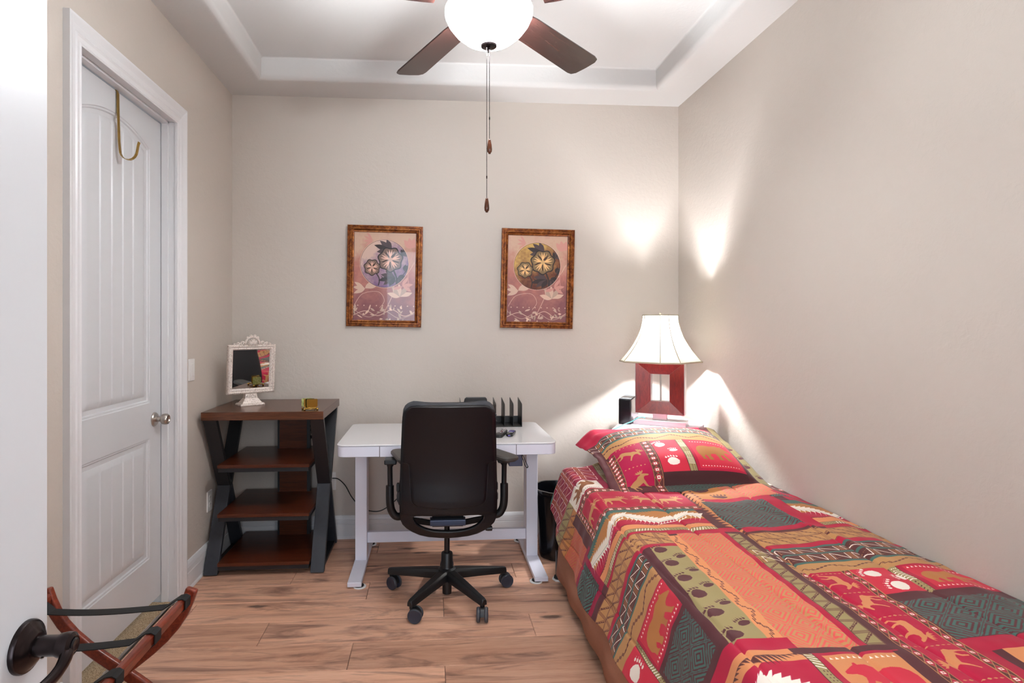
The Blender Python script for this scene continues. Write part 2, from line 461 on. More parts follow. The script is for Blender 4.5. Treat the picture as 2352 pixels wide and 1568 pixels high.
# stop strips in front of the slab
jm.box(XD + .002, XD + .034, DY0, DY0 + .011, 0, DZ); jm.box(XD + .002, XD + .034, DY1 - .011, DY1, 0, DZ); jm.box(XD + .002, XD + .034, DY0, DY1, DZ - .011, DZ)
jm.build('trim_3', M['trim'], kind='structure', bevel=.0015)

def panel_door(wd, hz, panels, grooves=True):
    """front face heights; panels: (x0,x1,z0,z1,arch). returns rows in (x,z,depth)"""
    DP = [(0, 0), (.003, -.004), (.010, -.0045), (.014, -.010), (.032, -.0105), (.034, -.009), (.056, -.0035), (.060, -.003)]
    x0, x1 = panels[0][0], panels[0][1]
    xs = [0, x0 - .03]
    xs += [x0 + d for d, _ in DP]
    fa, fb = x0 + .060, x1 - .060
    gx = [fa + (fb - fa) * k / 5 for k in range(1, 5)]
    for k in range(0, 26): xs.append(fa + (fb - fa) * (k + .5) / 26)
    for g in gx: xs += [g - .007, g - .002, g + .002, g + .007]
    xs += [x1 - d for d, _ in DP] + [x1 + .03, wd]
    xs = sorted(set(round(x, 5) for x in xs))
    def arch(x, p): return p[3] + p[4] * (1 - ((x - (x0 + x1) / 2) / ((x1 - x0) / 2)) ** 2)
    rows = []
    zf = [('abs', 0)]
    for i, p in enumerate(panels):
        for d, _ in DP: zf.append((i, 'b', d))
        zf.append((i, 'm', 0)); 
        for d, _ in reversed(DP): zf.append((i, 't', d))
    zf.append(('abs', hz))
    def dep(x, z):
        for p in panels:
            zt = arch(min(max(x, x0), x1), p)
            d = min(x - p[0], p[1] - x, z - p[2], zt - z)
            if d > 0:
                v = interp(d, DP)
                if grooves and d > .03:
                    for g in gx:
                        a = abs(x - g)
                        if a < .007: v = min(v, interp(a, [(0, -.0075), (.002, -.0075), (.007, v)]))
                return v
        return 0.0
    for spec in zf:
        row = []
        for x in xs:
            if spec[0] == 'abs': z = spec[1]
            else:
                p = panels[spec[0]]; zt = arch(min(max(x, x0), x1), p)
                z = p[2] + spec[2] if spec[1] == 'b' else (zt - spec[2] if spec[1] == 't' else (p[2] + zt) / 2)
            row.append((x, z, dep(x, z)))
        rows.append(row)
    return rows
def door_mesh(rows, f, th, hz, wd, z0):
    m = MB(); m.grid([[f(x, z + z0, d) for x, z, d in r] for r in rows])
    m.add([f(x, z + z0, d) for d in (-th, 0) for z in (0, hz) for x in (0, wd)], [(0, 1, 3, 2), (0, 4, 5, 1), (2, 3, 7, 6), (0, 2, 6, 4), (1, 5, 7, 3)])
    return m
DW = .765
rows = panel_door(DW, 2.283, [(.108, DW - .108, .215, .777, 0), (.108, DW - .108, .943, 2.128, .062)])
d1 = door_mesh(rows, lambda x, z, d: (XD + d, DY0 + .011 + x, z), .035, 2.283, DW, .046).build('door_1', M['door'], kind='structure', smooth='auto')
kb = MB().lathe([(.0, .0), (.033, .0), (.033, .004), (.029, .009), (.014, .011), (.011, .014), (.011, .030), (.016, .033), (.0245, .040), (.0265, .050), (.0255, .060), (.021, .066), (.017, .0665), (.0135, .0615), (.0, .061)], (XD, 2.845, .906), 'x', 28)
kb.build('door_knob', M['nickel'], d1, 'brushed nickel door knob', smooth='auto')

# switch and sockets
def wall_plate(name, c, nx, label, switch):
    """nx: outward axis"""
    t = empty(name, c, 0, label, 'switch' if switch else 'outlet')
    def P(a, b, h):  # a across, b up
        return (c[0] + h * nx[0] + a * -nx[1], c[1] + h * nx[1] + a * nx[0], c[2] + b)
    def pl(w_, hh, r, h0, h1, ca=0, cb=0):
        m = MB(); q = rrect(-w_ / 2, w_ / 2, -hh / 2, hh / 2, r, 3)
        return m.loft([[P(a + ca, b + cb, h0) for a, b in q], [P(a * .96 + ca, b * .975 + cb, h1) for a, b in q]])
    pl(.071, .115, .005, 0, .006).build('plate', M['plate'], t, bevel=.0015)
    if switch:
        m = pl(.033, .066, .002, .005, .0085); m.build('rocker', M['plate'], t, bevel=.001)
    else:
        for s in (-1, 1):
            f = pl(.033, .028, .008, .005, .0085, 0, s * .0195).build('socket', M['plate'], t)
            mm = MB()
            for a, hh in ((-.006, .008), (.006, .0065)):
                mm.loft([[P(a + x, s * .0195 + .003 + z, h) for x, z in ((-.001, -hh / 2), (.001, -hh / 2), (.001, hh / 2), (-.001, hh / 2))] for h in (.008, .0089)])
            mm.build('slot', M['slot'], f)
    return t
wall_plate('light_switch', (XL, 3.106, 1.12), (1, 0), 'white rocker light switch on the wall beside the closet door', True)
wall_plate('wall_outlet', (XL, 3.352, .365), (1, 0), 'white duplex outlet low on the left wall beside the wooden stand', False)
wall_plate('wall_outlet', (-.637, YB, .365), (0, -1), 'white outlet behind the stand with the black cord plugged in', False)
wall_plate('wall_outlet', (.985, YB, .37), (0, -1), 'white outlet behind the head of the bed', False)

# open room door at the left edge, hinged on the front wall
HD = 2.30
XO = -.551
rowsb = panel_door(.765, HD, [(.108, .765 - .108, .215, .777, 0), (.108, .765 - .108, .943, 2.14, .062)])
rt = empty('door_2', (XO, .08, 0)); rt['kind'] = 'structure'
rt['label'] = 'white panel door standing open at the left edge with a dark lever handle'
YE = .872
dd = door_mesh(rowsb, lambda x, z, d: (XO + d, YE - x, z), .035, HD, .765, .02).build('door_leaf', M['door'], rt, smooth='auto')
LC = (XO, .827, .910)
lv = empty('door_lever', LC); lv.parent = rt; lv.location = (0, LC[1] - .08, LC[2])
lv2 = MB().lathe([(0, 0), (.0345, 0), (.0345, .004), (.033, .0065), (.030, .0075), (.026, .012), (.019, .0165), (.0165, .0175), (0, .0175)], LC, 'x', 36)
def dpart(mb, name, mat, **k):
    return mb.build(name, mat, lv, **k)
dpart(lv2, 'rose', M['bronze'], smooth='auto')
dpart(MB().lathe([(.0, .015), (.0135, .015), (.0135, .042), (.0155, .046), (.017, .054), (.0165, .061), (.012, .0645), (.010, .0635), (0, .0635)], LC, 'x', 28), 'stem', M['bronze'], smooth='auto')
lp = smooth_path([(XO + .052, .830, .908), (XO + .060, .815, .900), (XO + .060, .795, .889), (XO + .054, .770, .882), (XO + .049, .740, .881), (XO + .050, .712, .886)], 6)
dpart(MB().tube(lp, [.013 - .0035 * min(1, i / 10) for i in range(len(lp))], 12, sx=.75), 'lever_arm', M['bronze'], smooth=True)
dpart(MB().lathe([(.0, .0), (.0095, 0), (.0095, .002), (.007, .0035), (0, .0025)], (XO + .0630, LC[1], LC[2]), 'x', 20), 'lock_button', M['black_gloss'], smooth='auto')
dpart(MB().lathe([(.0, -.0), (.0022, 0), (.0022, .001), (0, .001)], (XO + .026, LC[1] - .006, LC[2] - .0135), 'z', 10), 'set_screw', M['nickel'])

# brass over-the-door hook
hk = empty('over_door_hook', (XD, 2.515, 2.335), 0, 'brass wreath hook hanging over the top of the closet door', 'hook')
hp = [(XD - .012, 2.515, 2.331), (XD + .003, 2.515, 2.331), (XD + .006, 2.515, 2.32), (XD + .008, 2.515, 2.22)]
hp += [(XD + .011, 2.515, 2.12), (XD + .014, 2.515, 2.085)]
for k in range(1, 10):
    a = R(180 + 175 * k / 9); hp.append((XD + .049 + .035 * math.cos(a), 2.515, 2.085 + .042 * math.sin(a)))
hp.append((XD + .088, 2.515, 2.105)); hp.append((XD + .092, 2.515, 2.118))
MB().strip(hp, (0, 1, 0), .017, .0022).build('strap', M['brass_old'], hk)

# ------------------------------------------------------------------ ceiling fan
FX, FY, ZBL = .19, 1.90, 2.410
fan = empty('ceiling_fan', (FX, FY, ZT), 0, 'ceiling fan with dark walnut blades and a glowing white bowl light', 'fan')
MB().lathe([(0, ZT), (.065, ZT), (.062, ZT - .02), (.03, ZT - .06), (.0, ZT - .06)], (FX, FY, 0)).build('canopy', M['bronze'], fan, smooth='auto')
MB().lathe([(.012, ZT - .05), (.012, 2.58)], (FX, FY, 0), n=12).build('downrod', M['bronze'], fan, smooth='auto')
MB().lathe([(0, 2.60), (.03, 2.60), (.075, 2.575), (.105, 2.53), (.11, 2.46), (.095, 2.42), (.05, 2.40), (.05, 2.385), (.0, 2.385)], (FX, FY, 0), n=36).build('motor_housing', M['bronze'], fan, smooth='auto')
for k in range(5):
    a = R(81 - 36 + 72 * k); ti = R(-11)
    def BP(r, s, h): return (r, s, h)   # r along, s across
    poly = [(.175, -.052), (.21, -.056), (.590, -.066), (.613, -.062), (.625, -.045), (.628, 0), (.625, .045), (.613, .062), (.590, .066), (.21, .056), (.175, .052)]
    b = MB().loft([[BP(r, s, -.003) for r, s in poly], [BP(r, s, .003) for r, s in poly]])
    bo = b.build('blade', M['blade'], fan, bevel=.001, local=True); bo.rotation_euler = (ti, 0, a); bo.location = (0, 0, ZBL - ZT)
    ir = MB().loft([[BP(r, s, .004) for r, s in ((.09, -.02), (.24, -.035), (.26, 0), (.24, .035), (.09, .02))], [BP(r, s, .009) for r, s in ((.09, -.02), (.24, -.035), (.26, 0), (.24, .035), (.09, .02))]])
    io = ir.build('blade_iron', M['bronze'], fan, bevel=.001, local=True); io.rotation_euler = (ti, 0, a); io.location = (0, 0, ZBL - ZT)
GP = [(.0, 2.270), (.02, 2.270), (.05, 2.276), (.082, 2.291), (.112, 2.316), (.133, 2.343), (.1435, 2.366), (.145, 2.376), (.1445, 2.386), (.142, 2.386), (.140, 2.374), (.131, 2.346), (.110, 2.320), (.08, 2.296), (.04, 2.282), (0, 2.279)]
MB().lathe(GP, (FX, FY, 0), n=48, cap=False).build('bowl_shade', M['globe'], fan, 'glowing alabaster glass bowl', smooth=True)
MB().lathe([(0, 2.247), (.004, 2.248), (.0065, 2.253), (.004, 2.259), (.006, 2.262), (.026, 2.266), (.028, 2.271), (.02, 2.276), (0, 2.278)], (FX, FY, 0), n=24).build('finial', M['bronze'], fan, smooth='auto')
for dx, zt, zb, zp in ((-.0078, 2.266, 1.765, None), (.0012, 2.250, 1.957, None)):
    m = MB(); z = zt
    while z > zb:
        c = (FX + dx, FY - .012, z)
        m.lathe([(0.0003, -.0017), (.0014, -.0009), (.0014, .0009), (.0003, .0017)], c, 'z', 6); z -= .0046
    m.tube([(FX + dx, FY - .012, zt), (FX + dx, FY - .012, zb)], .00045, 4)
    m.lathe([(.0005, -.005), (.002, -.004), (.002, .004), (.0005, .005)], (FX + dx, FY - .012, zb + .07), 'z', 8)
    ch = m.build('pull_chain', M['bronze'], fan)
    MB().lathe([(0, .0), (.003, .0), (.0045, -.003), (.007, -.017), (.0085, -.032), (.0075, -.041), (.0045, -.044), (.004, -.047), (0, -.047)], (FX + dx, FY - .012, zb + .001), 'z', 18).build('pull', M['pull'], ch, smooth=True)

# three bulbs inside the open bowl: their light leaves over the rim and is thrown on the ceiling
for k in range(3):
    a = R(120 * k + 21); bx, by_ = .062 * math.cos(a), .062 * math.sin(a)
    bl = MB().lathe([(0, -.028), (.012, -.026), (.017, -.012), (.017, .004), (.012, .016), (.009, .030), (0, .030)], (FX + bx, FY + by_, 2.328), n=12)
    bl.build('bulb', M['bulb_fan'], fan, smooth=True)
    l = bpy.data.lights.new('fan_bulb', 'POINT'); l.energy = FAN_UP / 3; l.shadow_soft_size = .03; l.color = (.92, .97, 1.0)
    o = bpy.data.objects.new('fan_bulb', l); COL.objects.link(o); o.parent = fan; o.location = (bx * 1.3, by_ * 1.3, 2.318 - ZT)
# ------------------------------------------------------------------ walnut and black stand in the corner
st = empty('wooden_stand', (-.9, 3.43, 0), 0, 'black framed corner stand with brown wood top and three open shelves', 'stand')
MB().box(-1.218, -.578, 3.158, 3.708, .846, .890).build('top', M['walnut'], st, bevel=.0025)
SX = ((-1.222, -1.150), (-.657, -.583))
for z in (.600, .335, .072):
    sh = MB().box(-1.147, -.660, 3.195, 3.690, z - .018, z).build('shelf', M['shelf'], st, bevel=.002)
    MB().box(-1.143, -.664, 3.200, 3.685, z - .040, z - .018).build('shelf_frame', M['steel_dark'], sh, bevel=.001)
TH = .030
for x0, x1 in SX:
    # each side: upper and lower pairs of slanted bars that meet at mid height, the lower ones lighter grey
    for s, yo in ((1, 3.205), (-1, 3.661)):
        ym = 3.43 - s * .008
        def seg(ya, za, yb, zb):
            dy = TH / 2
            return MB().prism([(ya - dy, za), (ya + dy, za), (yb + dy, zb), (yb - dy, zb)], 'x', x0, x1)
        seg(yo, .846, ym, .437).build('leg', M['steel_dark'], st, bevel=.002)
        seg(ym, .437, yo + s * .012, .006).build('leg', M['steel_post'], st, bevel=.002)
    MB().box(x0 + .01, x1 - .01, 3.22, 3.65, .006, .024).build('side_rail', M['steel_dark'], st, bevel=.001)
    for y in (3.235, 3.635): MB().lathe([(0, 0), (.012, 0), (.012, .007), (0, .007)], ((x0 + x1) / 2, y, 0), n=12).build('foot', M['rubber'], st)
MB().box(-1.150, -.657, 3.66, 3.676, .02, .05).build('cross_rail', M['steel_dark'], st, bevel=.001)
MB().box(-.925, -.760, 3.615, 3.632, .05, .846).build('back_panel', M['shelf'], st)
MB().box(-.936, -.925, 3.612, 3.655, .05, .846).build('panel_edge', M['steel_dark'], st)
MB().box(-.760, -.742, 3.612, 3.655, .05, .846).build('panel_edge', M['steel_dark'], st)
# black grip handle seen behind the back panel
gp = smooth_path([(-.755, 3.64, .835), (-.728, 3.63, .828), (-.714, 3.62, .805), (-.728, 3.62, .785), (-.732, 3.62, .74), (-.729, 3.62, .705), (-.714, 3.62, .690), (-.728, 3.63, .668), (-.755, 3.64, .662)], 5)
MB().tube(gp, [.009 + .0025 * math.sin(i * 1.9) for i in range(len(gp))], 10).build('grip_handle', M['black'], st, smooth=True)

# mirror
def in_frame(t, fn):  # helper so that parts are authored in the thing's own turned axes
    return fn
mi = empty('vanity_mirror', (-1.052, 3.455, .890), R(36.5), 'ornate whitewashed table mirror standing on the wooden stand', 'mirror')
b = MB()
for (hx, hy, z0), (hx2, hy2, z1) in (((.070, .048, 0), (.070, .048, .008)), ((.070, .048, .008), (.064, .043, .013)), ((.058, .038, .013), (.036, .020, .042)), ((.036, .022, .042), (.033, .018, .066))):
    b.loft([[(-hx, -hy, z0), (hx, -hy, z0), (hx, hy, z0), (-hx, hy, z0)], [(-hx2, -hy2, z1), (hx2, -hy2, z1), (hx2, hy2, z1), (-hx2, hy2, z1)]])
b.build('base', M['ornate'], mi, local=True, bevel=.002)
orn = MB()
for k in range(9):
    x = -.026 + .0065 * k; z = .052 + .006 * math.sin(k * 2.2); orn.lathe([(0, -.005), (.0045, -.002), (.0045, .002), (0, .005)], (x, -.020, z), 'y', 8)
orn.build('relief_ornament', M['ornate'], mi, local=True, smooth=True)
TL_ = R(5)
def MT(x, y, z):   # tilt the frame back a little about its foot
    z0 = .062
    return (x, y * math.cos(TL_) - (z - z0) * math.sin(TL_) - .004, z0 + y * math.sin(TL_) + (z - z0) * math.cos(TL_))
W2, Zb, Zt = .136, .068, .352
PR = [(0, .010), (0, -.010), (.004, -.016), (.012, -.017), (.016, -.011), (.022, -.013), (.027, -.008), (.030, -.002), (.030, .010)]
rings = []
for sx, sz in ((-1, -1), (1, -1), (1, 1), (-1, 1)):
    cz = Zb if sz < 0 else Zt
    rings.append([MT(sx * (W2 - a), y, cz - sz * a) for a, y in PR])
MB().loft(rings, wrap=True).build('frame', M['ornate'], mi, local=True, bevel=.001)
bd = MB()
per = []
for i in range(30): per += [(-W2 + 2 * W2 * i / 30, Zb), (-W2 + 2 * W2 * i / 30, Zt)]
for i in range(31): per += [(-W2, Zb + (Zt - Zb) * i / 31), (W2, Zb + (Zt - Zb) * i / 31)]
for x, z in per:
    a, c, d = MT(x * .965, -.016, Zb + .008 + (z - Zb) * (1 - .016 / (Zt - Zb))); bd.lathe([(0, -.0042), (.0036, -.002), (.0036, .002), (0, .0042)], (a, c, d), 'y', 6)
bd.build('beaded_edge', M['ornate'], mi, local=True, smooth=True)
MB().loft([[MT(x, y, z) for x, z in ((-.108, .096), (.108, .096), (.108, .324), (-.108, .324))] for y in (0, .006)]).build('mirror_glass', M['mirror'], mi, local=True)
cr = MB()
sh_ = []
for k in range(9):   # shell
    a = R(180 * k / 8); r = .030
    p = MT(.0 + r * .9 * math.cos(a), -.012, Zt + .004 + r * math.sin(a)); q = MT(0, -.016, Zt + .004)
    cr.tube([q, ((p[0] + q[0]) / 2, q[1] - .005, (p[2] + q[2]) / 2), p], [.002, .0042, .0052], 6)
arc = [MT(.041 * math.cos(R(a)), -.008, Zt + .004 + .043 * math.sin(R(a))) for a in range(0, 181, 12)]
cr.tube(arc, .006, 8)
for s in (-1, 1):
    for cx, cz, r in ((.058, .008, .013), (.082, .005, .010), (.102, .002, .007), (.030, .040, .007), (.012, .050, .008)):
        sp = [MT(s * (cx + (r - .0010 * j) * math.cos(R(j * 50 + 180)) * (1 if r > .009 else .9)), -.010, Zt + cz + (r - .0007 * j) * math.sin(R(j * 50))) for j in range(9)]
        cr.tube(sp, .0042, 6)
cr.build('crest', M['ornate'], mi, local=True, smooth=True)

# brass and onyx letter holder
lh = empty('letter_holder', (-.660, 3.225, .890), R(22), 'small brass letter holder with three upright plates on the stand', 'letter holder')
MB().box(-.028, .028, -.020, .042, .010, .015).build('base_plate', M['gold'], lh, local=True, bevel=.001)
for i, (dx, y) in enumerate(((.008, -.012), (-.003, .012), (-.012, .036))):
    q = rrect(-.029 + dx, .029 + dx, .015, .060, .006, 4)
    MB().prism(q, 'y', y - .0015, y + .0015).build('plate', M['gold'] if i < 2 else M['onyx'], lh, local=True)
for x in (-.034, .034):
    for y in (-.022, .040):
        MB().lathe([(0, 0), (.004, .0), (.0065, .004), (.006, .009), (.003, .012), (0, .013)], (x, y, 0), n=12).build('foot', M['gold'], lh, local=True, smooth=True)
MB().tube([(-.034, -.022, .009), (0, -.024, .006), (.034, -.022, .009)], .003, 8).build('foot_rail', M['gold'], lh, local=True, smooth=True)

# ------------------------------------------------------------------ standing desk
DX0, DX1, DYF, DYB, DZ_ = -.478, .652, 2.952, 3.602, .748
dk = empty('standing_desk', (.087, 3.277, 0), 0, 'white glass topped standing desk with drawer front and two column legs', 'desk')
MB().prism(rrect(DX0, DX1, DYF, DYB, .045, 8), 'z', DZ_ - .007, DZ_).build('glass_top', M['desk_glass'], dk, bevel=.002, smooth='auto')
MB().prism(rrect(DX0 + .003, DX1 - .003, DYF + .003, DYB - .003, .043, 8), 'z', DZ_ - .062, DZ_ - .0085).build('apron', M['desk'], dk, bevel=.002, smooth='auto')
dw = MB().box(-.258, .436, DYF - .0015, DYF + .01, DZ_ - .061, DZ_ - .010).build('drawer', M['desk'], dk, bevel=.0008)
for x in (-.2595, .4375): MB().box(x - .0014, x + .0014, DYF + .0008, DYF + .004, DZ_ - .062, DZ_ - .009).build('drawer_gap', M['slot'], dk)
MB().box(.22, .30, DYF + .04, DYF + .045, DZ_, DZ_ + .0004).build('usb_panel', M['desk_glass'], dk)
for x0 in (-.425, .545):
    xm = x0 + .0325
    MB().box(x0, x0 + .065, 3.285, 3.385, .034, DZ_ - .062).build('leg', M['desk'], dk, bevel=.003)
    s = -1 if x0 < 0 else 1
    q = [(xm - .036, 3.000), (xm + .036, 3.000), (xm + .036, 3.640), (xm - .036, 3.640)]
    ft = MB().prism(q, 'z', .010, .034).build('foot', M['desk'], dk, bevel=.003)
    for y in (3.028, 3.612):
        MB().lathe([(0, 0), (.033, 0), (.034, .003), (.031, .006), (0, .006)], (xm - s * .024, y, 0), n=28).build('glide_disc', M['white_felt'], ft, smooth='auto')
        MB().lathe([(0, .004), (.026, .004), (.026, .010), (0, .010)], (xm - s * .020, y, 0), n=20).build('levelling_pad', M['rubber'], ft)
MB().box(-.36, .545, 3.315, 3.345, .120, .180).build('crossbar', M['desk'], dk, bevel=.002)
MB().box(.420, .494, 3.10, 3.24, .592, DZ_ - .062).build('control_box', M['mech'], dk, bevel=.003)
lo = smooth_path([(.480, 3.06, .686), (.488, 3.06, .66), (.503, 3.06, .626), (.515, 3.06, .602), (.510, 3.06, .594), (.499, 3.06, .608), (.487, 3.06, .645), (.475, 3.06, .680)], 5)
MB().strip(lo, (0, 1, 0), .012, .003).build('strap_loop', M['strap'], dk)
# cord from the outlet to the desk
cd = smooth_path([(-.625, 3.722, .385), (-.585, 3.715, .380), (-.535, 3.67, .350), (-.49, 3.63, .29), (-.43, 3.60, .235), (-.36, 3.58, .215), (-.29, 3.58, .225), (-.20, 3.58, .30), (-.12, 3.56, .45), (-.05, 3.5, .69)], 8)
cdo = MB().tube(cd, .0032, 8).build('power_cord', M['black'], smooth=True)
tag(cdo, 'black power cord hanging from the back wall outlet under the white desk', 'cord')

# file sorter on the desk
fs_ = empty('file_sorter', (.36, 3.54, DZ_), 0, 'black metal desk file sorter with upright sloping dividers', 'file sorter')
FX0, FX1, FY0, FY1 = .176, .542, 3.425, 3.585
MB().box(FX0, FX1, FY0, FY1, DZ_, DZ_ + .003).build('base', M['black'], fs_)
MB().box(FX0, FX1, FY1 - .003, FY1, DZ_ + .003, DZ_ + .042).build('back_rail', M['black'], fs_)
for i in range(8):
    x = FX0 + (FX1 - FX0) * i / 7
    x = min(max(x, FX0 + .0012), FX1 - .0012)
    MB().prism([(FY0, DZ_ + .003), (FY1, DZ_ + .003), (FY1, DZ_ + .158), (FY0 + .012, DZ_ + .150 - .012), (FY0, DZ_ + .130)], 'x', x - .0012, x + .0012).build('divider', M['black'], fs_)
# black device in front of the sorter, mostly hidden by the chair
dv = empty('desk_phone', (.255, 3.33, DZ_), 0, 'black desktop device showing its rounded top behind the chair back', 'device')
MB().prism([(3.275, DZ_), (3.395, DZ_), (3.395, DZ_ + .112), (3.30, DZ_ + .085)], 'x', .16, .358).build('body', M['black_gloss'], dv, bevel=.008)
q = [(.178, DZ_ + .10), (.338, DZ_ + .10), (.326, DZ_ + .176), (.318, DZ_ + .184), (.206, DZ_ + .184), (.196, DZ_ + .176)]
MB().prism(q, 'y', 3.372, 3.392).build('screen', M['black'], dv, bevel=.004)
wd_ = MB()
for k in range(3):
    z = DZ_ + .010 + .034 * k
    wd_.prism([(.352, z), (.376, z + .014), (.352, z + .030)], 'y', 3.29, 3.39)
wd_.build('side_fins', M['steel_dark'], dv)

# remotes
def remote(name, c, rz, L_, W_, h, label, body, btn_rows, purple=False):
    t = empty(name, c, rz, label, 'remote')
    MB().prism(rrect(-W_ / 2, W_ / 2, -L_ / 2, L_ / 2, W_ * .42, 6), 'z', 0, h).build('body', body, t, local=True, bevel=.004, smooth='auto')
    return t
r1 = remote('remote_control', (.386, 3.165, DZ_), R(-19), .165, .042, .020, 'longer black remote control covered in rows of buttons on the desk', M['black'], 5)
for j in range(7):
    for i in range(3):
        c = M['btn_r'] if (j == 2 and i == 1) else M['btn_w'] if (i + j) % 2 else M['btn_g']
        x, y = -.012 + .012 * i, -.020 + .0145 * j
        MB().prism(rrect(x - .0042, x + .0042, y - .0036, y + .0036, .002, 3), 'z', .0195, .0222).build('button', c, r1, local=True)
MB().box(-.016, .016, -.036, -.033, .0198, .0206).build('silver_line', M['silver'], r1, local=True)
r2 = remote('remote_control', (.442, 3.182, DZ_), R(-17), .135, .038, .014, 'shorter black remote control with purple buttons lying on the desk', M['black_gloss'], 4)
for j in range(4):
    for i in range(3):
        x, y = -.011 + .011 * i, .012 + .012 * j
        if j == 1: continue
        MB().prism(rrect(x - .004, x + .004, y - .0036, y + .0036, .002, 3), 'z', .0135, .0158).build('button', M['btn_p'], r2, local=True)
MB().prism(rrect(-.012, .012, .014, .030, .005, 4), 'z', .0135, .0165).build('direction_pad', M['btn_p'], r2, local=True)
MB().prism(rrect(-.011, .011, -.010, -.002, .003, 4), 'z', .0135, .0155).build('button', M['btn_w'], r2, local=True)
MB().box(-.006, .006, -.0685, -.066, .004, .010).build('fabric_tab', M['btn_p'], r2, local=True)

# wastebasket
wb = empty('wastebasket', (.735, 3.375, 0), 0, 'tall black plastic wastebasket between the desk leg and the bed', 'wastebasket')
def octo(r, z, c=.29):
    p = []
    for k in range(8):
        for t in (-.12, .12):
            a = R(45 * k + 22.5) + t; p.append((.735 + r * math.cos(a), 3.375 + r * 1.12 * math.sin(a), z))
    return p
MB().loft([octo(.098, .004), octo(.100, .02), octo(.122, .37), octo(.134, .385), octo(.134, .402), octo(.122, .402), octo(.117, .37), octo(.094, .02)], cap=True).build('bin', M['black_gloss'], wb, smooth='auto')

# ------------------------------------------------------------------ office chair
CX, CY = .080, 2.905
ch = empty('office_chair', (CX, CY, 0), 0, 'black office chair seen from behind, rolled up to the white desk', 'office chair')
MB().lathe([(0, .012), (.023, .012), (.024, .10), (.030, .105), (.045, .112), (.044, .135), (.033, .142), (.030, .15), (.0285, .212), (.026, .216), (0, .216)], (CX, CY, 0), n=28).build('column', M['black'], ch, smooth='auto')
MB().lathe([(.014, .21), (.014, .40)], (CX, CY, 0), n=20).build('piston', M['black_gloss'], ch, smooth='auto')
yaw = [192, 60, 140, 168, 84]
for k, ang in enumerate((15, 87, 160, 236, 301)):
    a = R(ang); ca, sa = math.cos(a), math.sin(a)
    RT = .305
    def LP(r, s, z): return (CX + r * ca - s * sa, CY + r * sa + s * ca, z)
    rings = []
    for r, w_, zb, zt in ((.020, .034, .094, .136), (.06, .031, .088, .134), (.16, .026, .083, .122), (.26, .021, .076, .108), (RT, .0185, .073, .102), (RT + .013, .014, .073, .099)):
        rings.append([LP(r, -w_, zb), LP(r, w_, zb), LP(r, w_ * .92, zt - .012), LP(r, w_ * .55, zt), LP(r, -w_ * .55, zt), LP(r, -w_ * .92, zt - .012)])
    lg = MB().loft(rings); lg.build('base_leg', M['black'], ch, bevel=.0025, smooth='auto')
    ctr = LP(RT - .004, 0, 0); ya = R(yaw[k]); cx_, sx_ = math.cos(ya), math.sin(ya)
    def KP(f, s, z): return (ctr[0] + f * cx_ - s * sx_, ctr[1] + f * sx_ + s * cx_, z)
    m = MB(); m.lathe([(.011, .060), (.011, .080)], (ctr[0], ctr[1], 0), n=14)
    hood = [(-.028 * math.cos(R(t)) - .018, .034 + .032 * math.sin(R(t))) for t in range(0, 181, 20)]
    m.loft([[KP(f, s, z) for f, z in hood] for s in (-.009, .009)])
    cs = m.build('caster', M['black'], ch, smooth='auto')
    for s in (-1, 1):
        n = 28; rg = []
        for r, o in ((.0, .010), (.028, .010), (.0325, .012), (.0325, .023), (.0295, .0265), (.026, .0255), (0, .0275)):
            rg.append([KP(-.018 + r * math.cos(2 * math.pi * i / n), s * o, .0330 + r * math.sin(2 * math.pi * i / n)) for i in range(n)])
        MB().loft(rg).build('wheel', M['wheel'], cs, smooth='auto')
        rg = [[KP(-.018 + r * math.cos(2 * math.pi * i / n), s * o, .0332 + r * math.sin(2 * math.pi * i / n)) for i in range(n)] for r, o in ((.0326, .0150), (.0331, .016), (.0331, .0205), (.0326, .0215))]
        MB().loft(rg, cap=False).build('tyre', M['tread'], cs, smooth=True)
# under-seat mechanism and seat
mc = MB(); mc.box(CX - .085, CX + .085, 2.745, 2.80, .400, .428); mc.build('tilt_bracket', M['mech'], ch, bevel=.003)
mm = MB(); mm.prism([(2.78, .385), (3.02, .385), (3.06, .42), (3.06, .45), (2.76, .45)], 'x', CX - .075, CX + .075)
mm.bar((CX - .085, 2.77, .41), (CX - .21, 2.70, .455), .02, .026); mm.bar((CX + .085, 2.77, .41), (CX + .21, 2.70, .455), .02, .026)
mm.build('tilt_mechanism', M['black'], ch, bevel=.003)
kn = MB(); kn.lathe([(0, 0), (.010, 0), (.012, .01), (.012, .03), (0, .034)], (CX + .176, 2.715, .396), 'x', 14); kn.build('tension_knob', M['black'], ch, smooth='auto')
def seat_ring(s, z, yo=0): return [(CX + x * s, 2.945 + yo + y * s, z) for x, y in rrect(-.245, .245, -.235, .235, .09, 6)]
MB().loft([seat_ring(.45, .455), seat_ring(.70, .468), seat_ring(.97, .496), seat_ring(.98, .504), seat_ring(.86, .506)]).build('seat_pan', M['black'], ch, smooth='auto')
MB().loft([seat_ring(.97, .502), seat_ring(1.0, .515), seat_ring(1.0, .535), seat_ring(.95, .55), seat_ring(.7, .555), seat_ring(.3, .552)]).build('seat_cushion', M['fabric_dark'], ch, smooth=True)
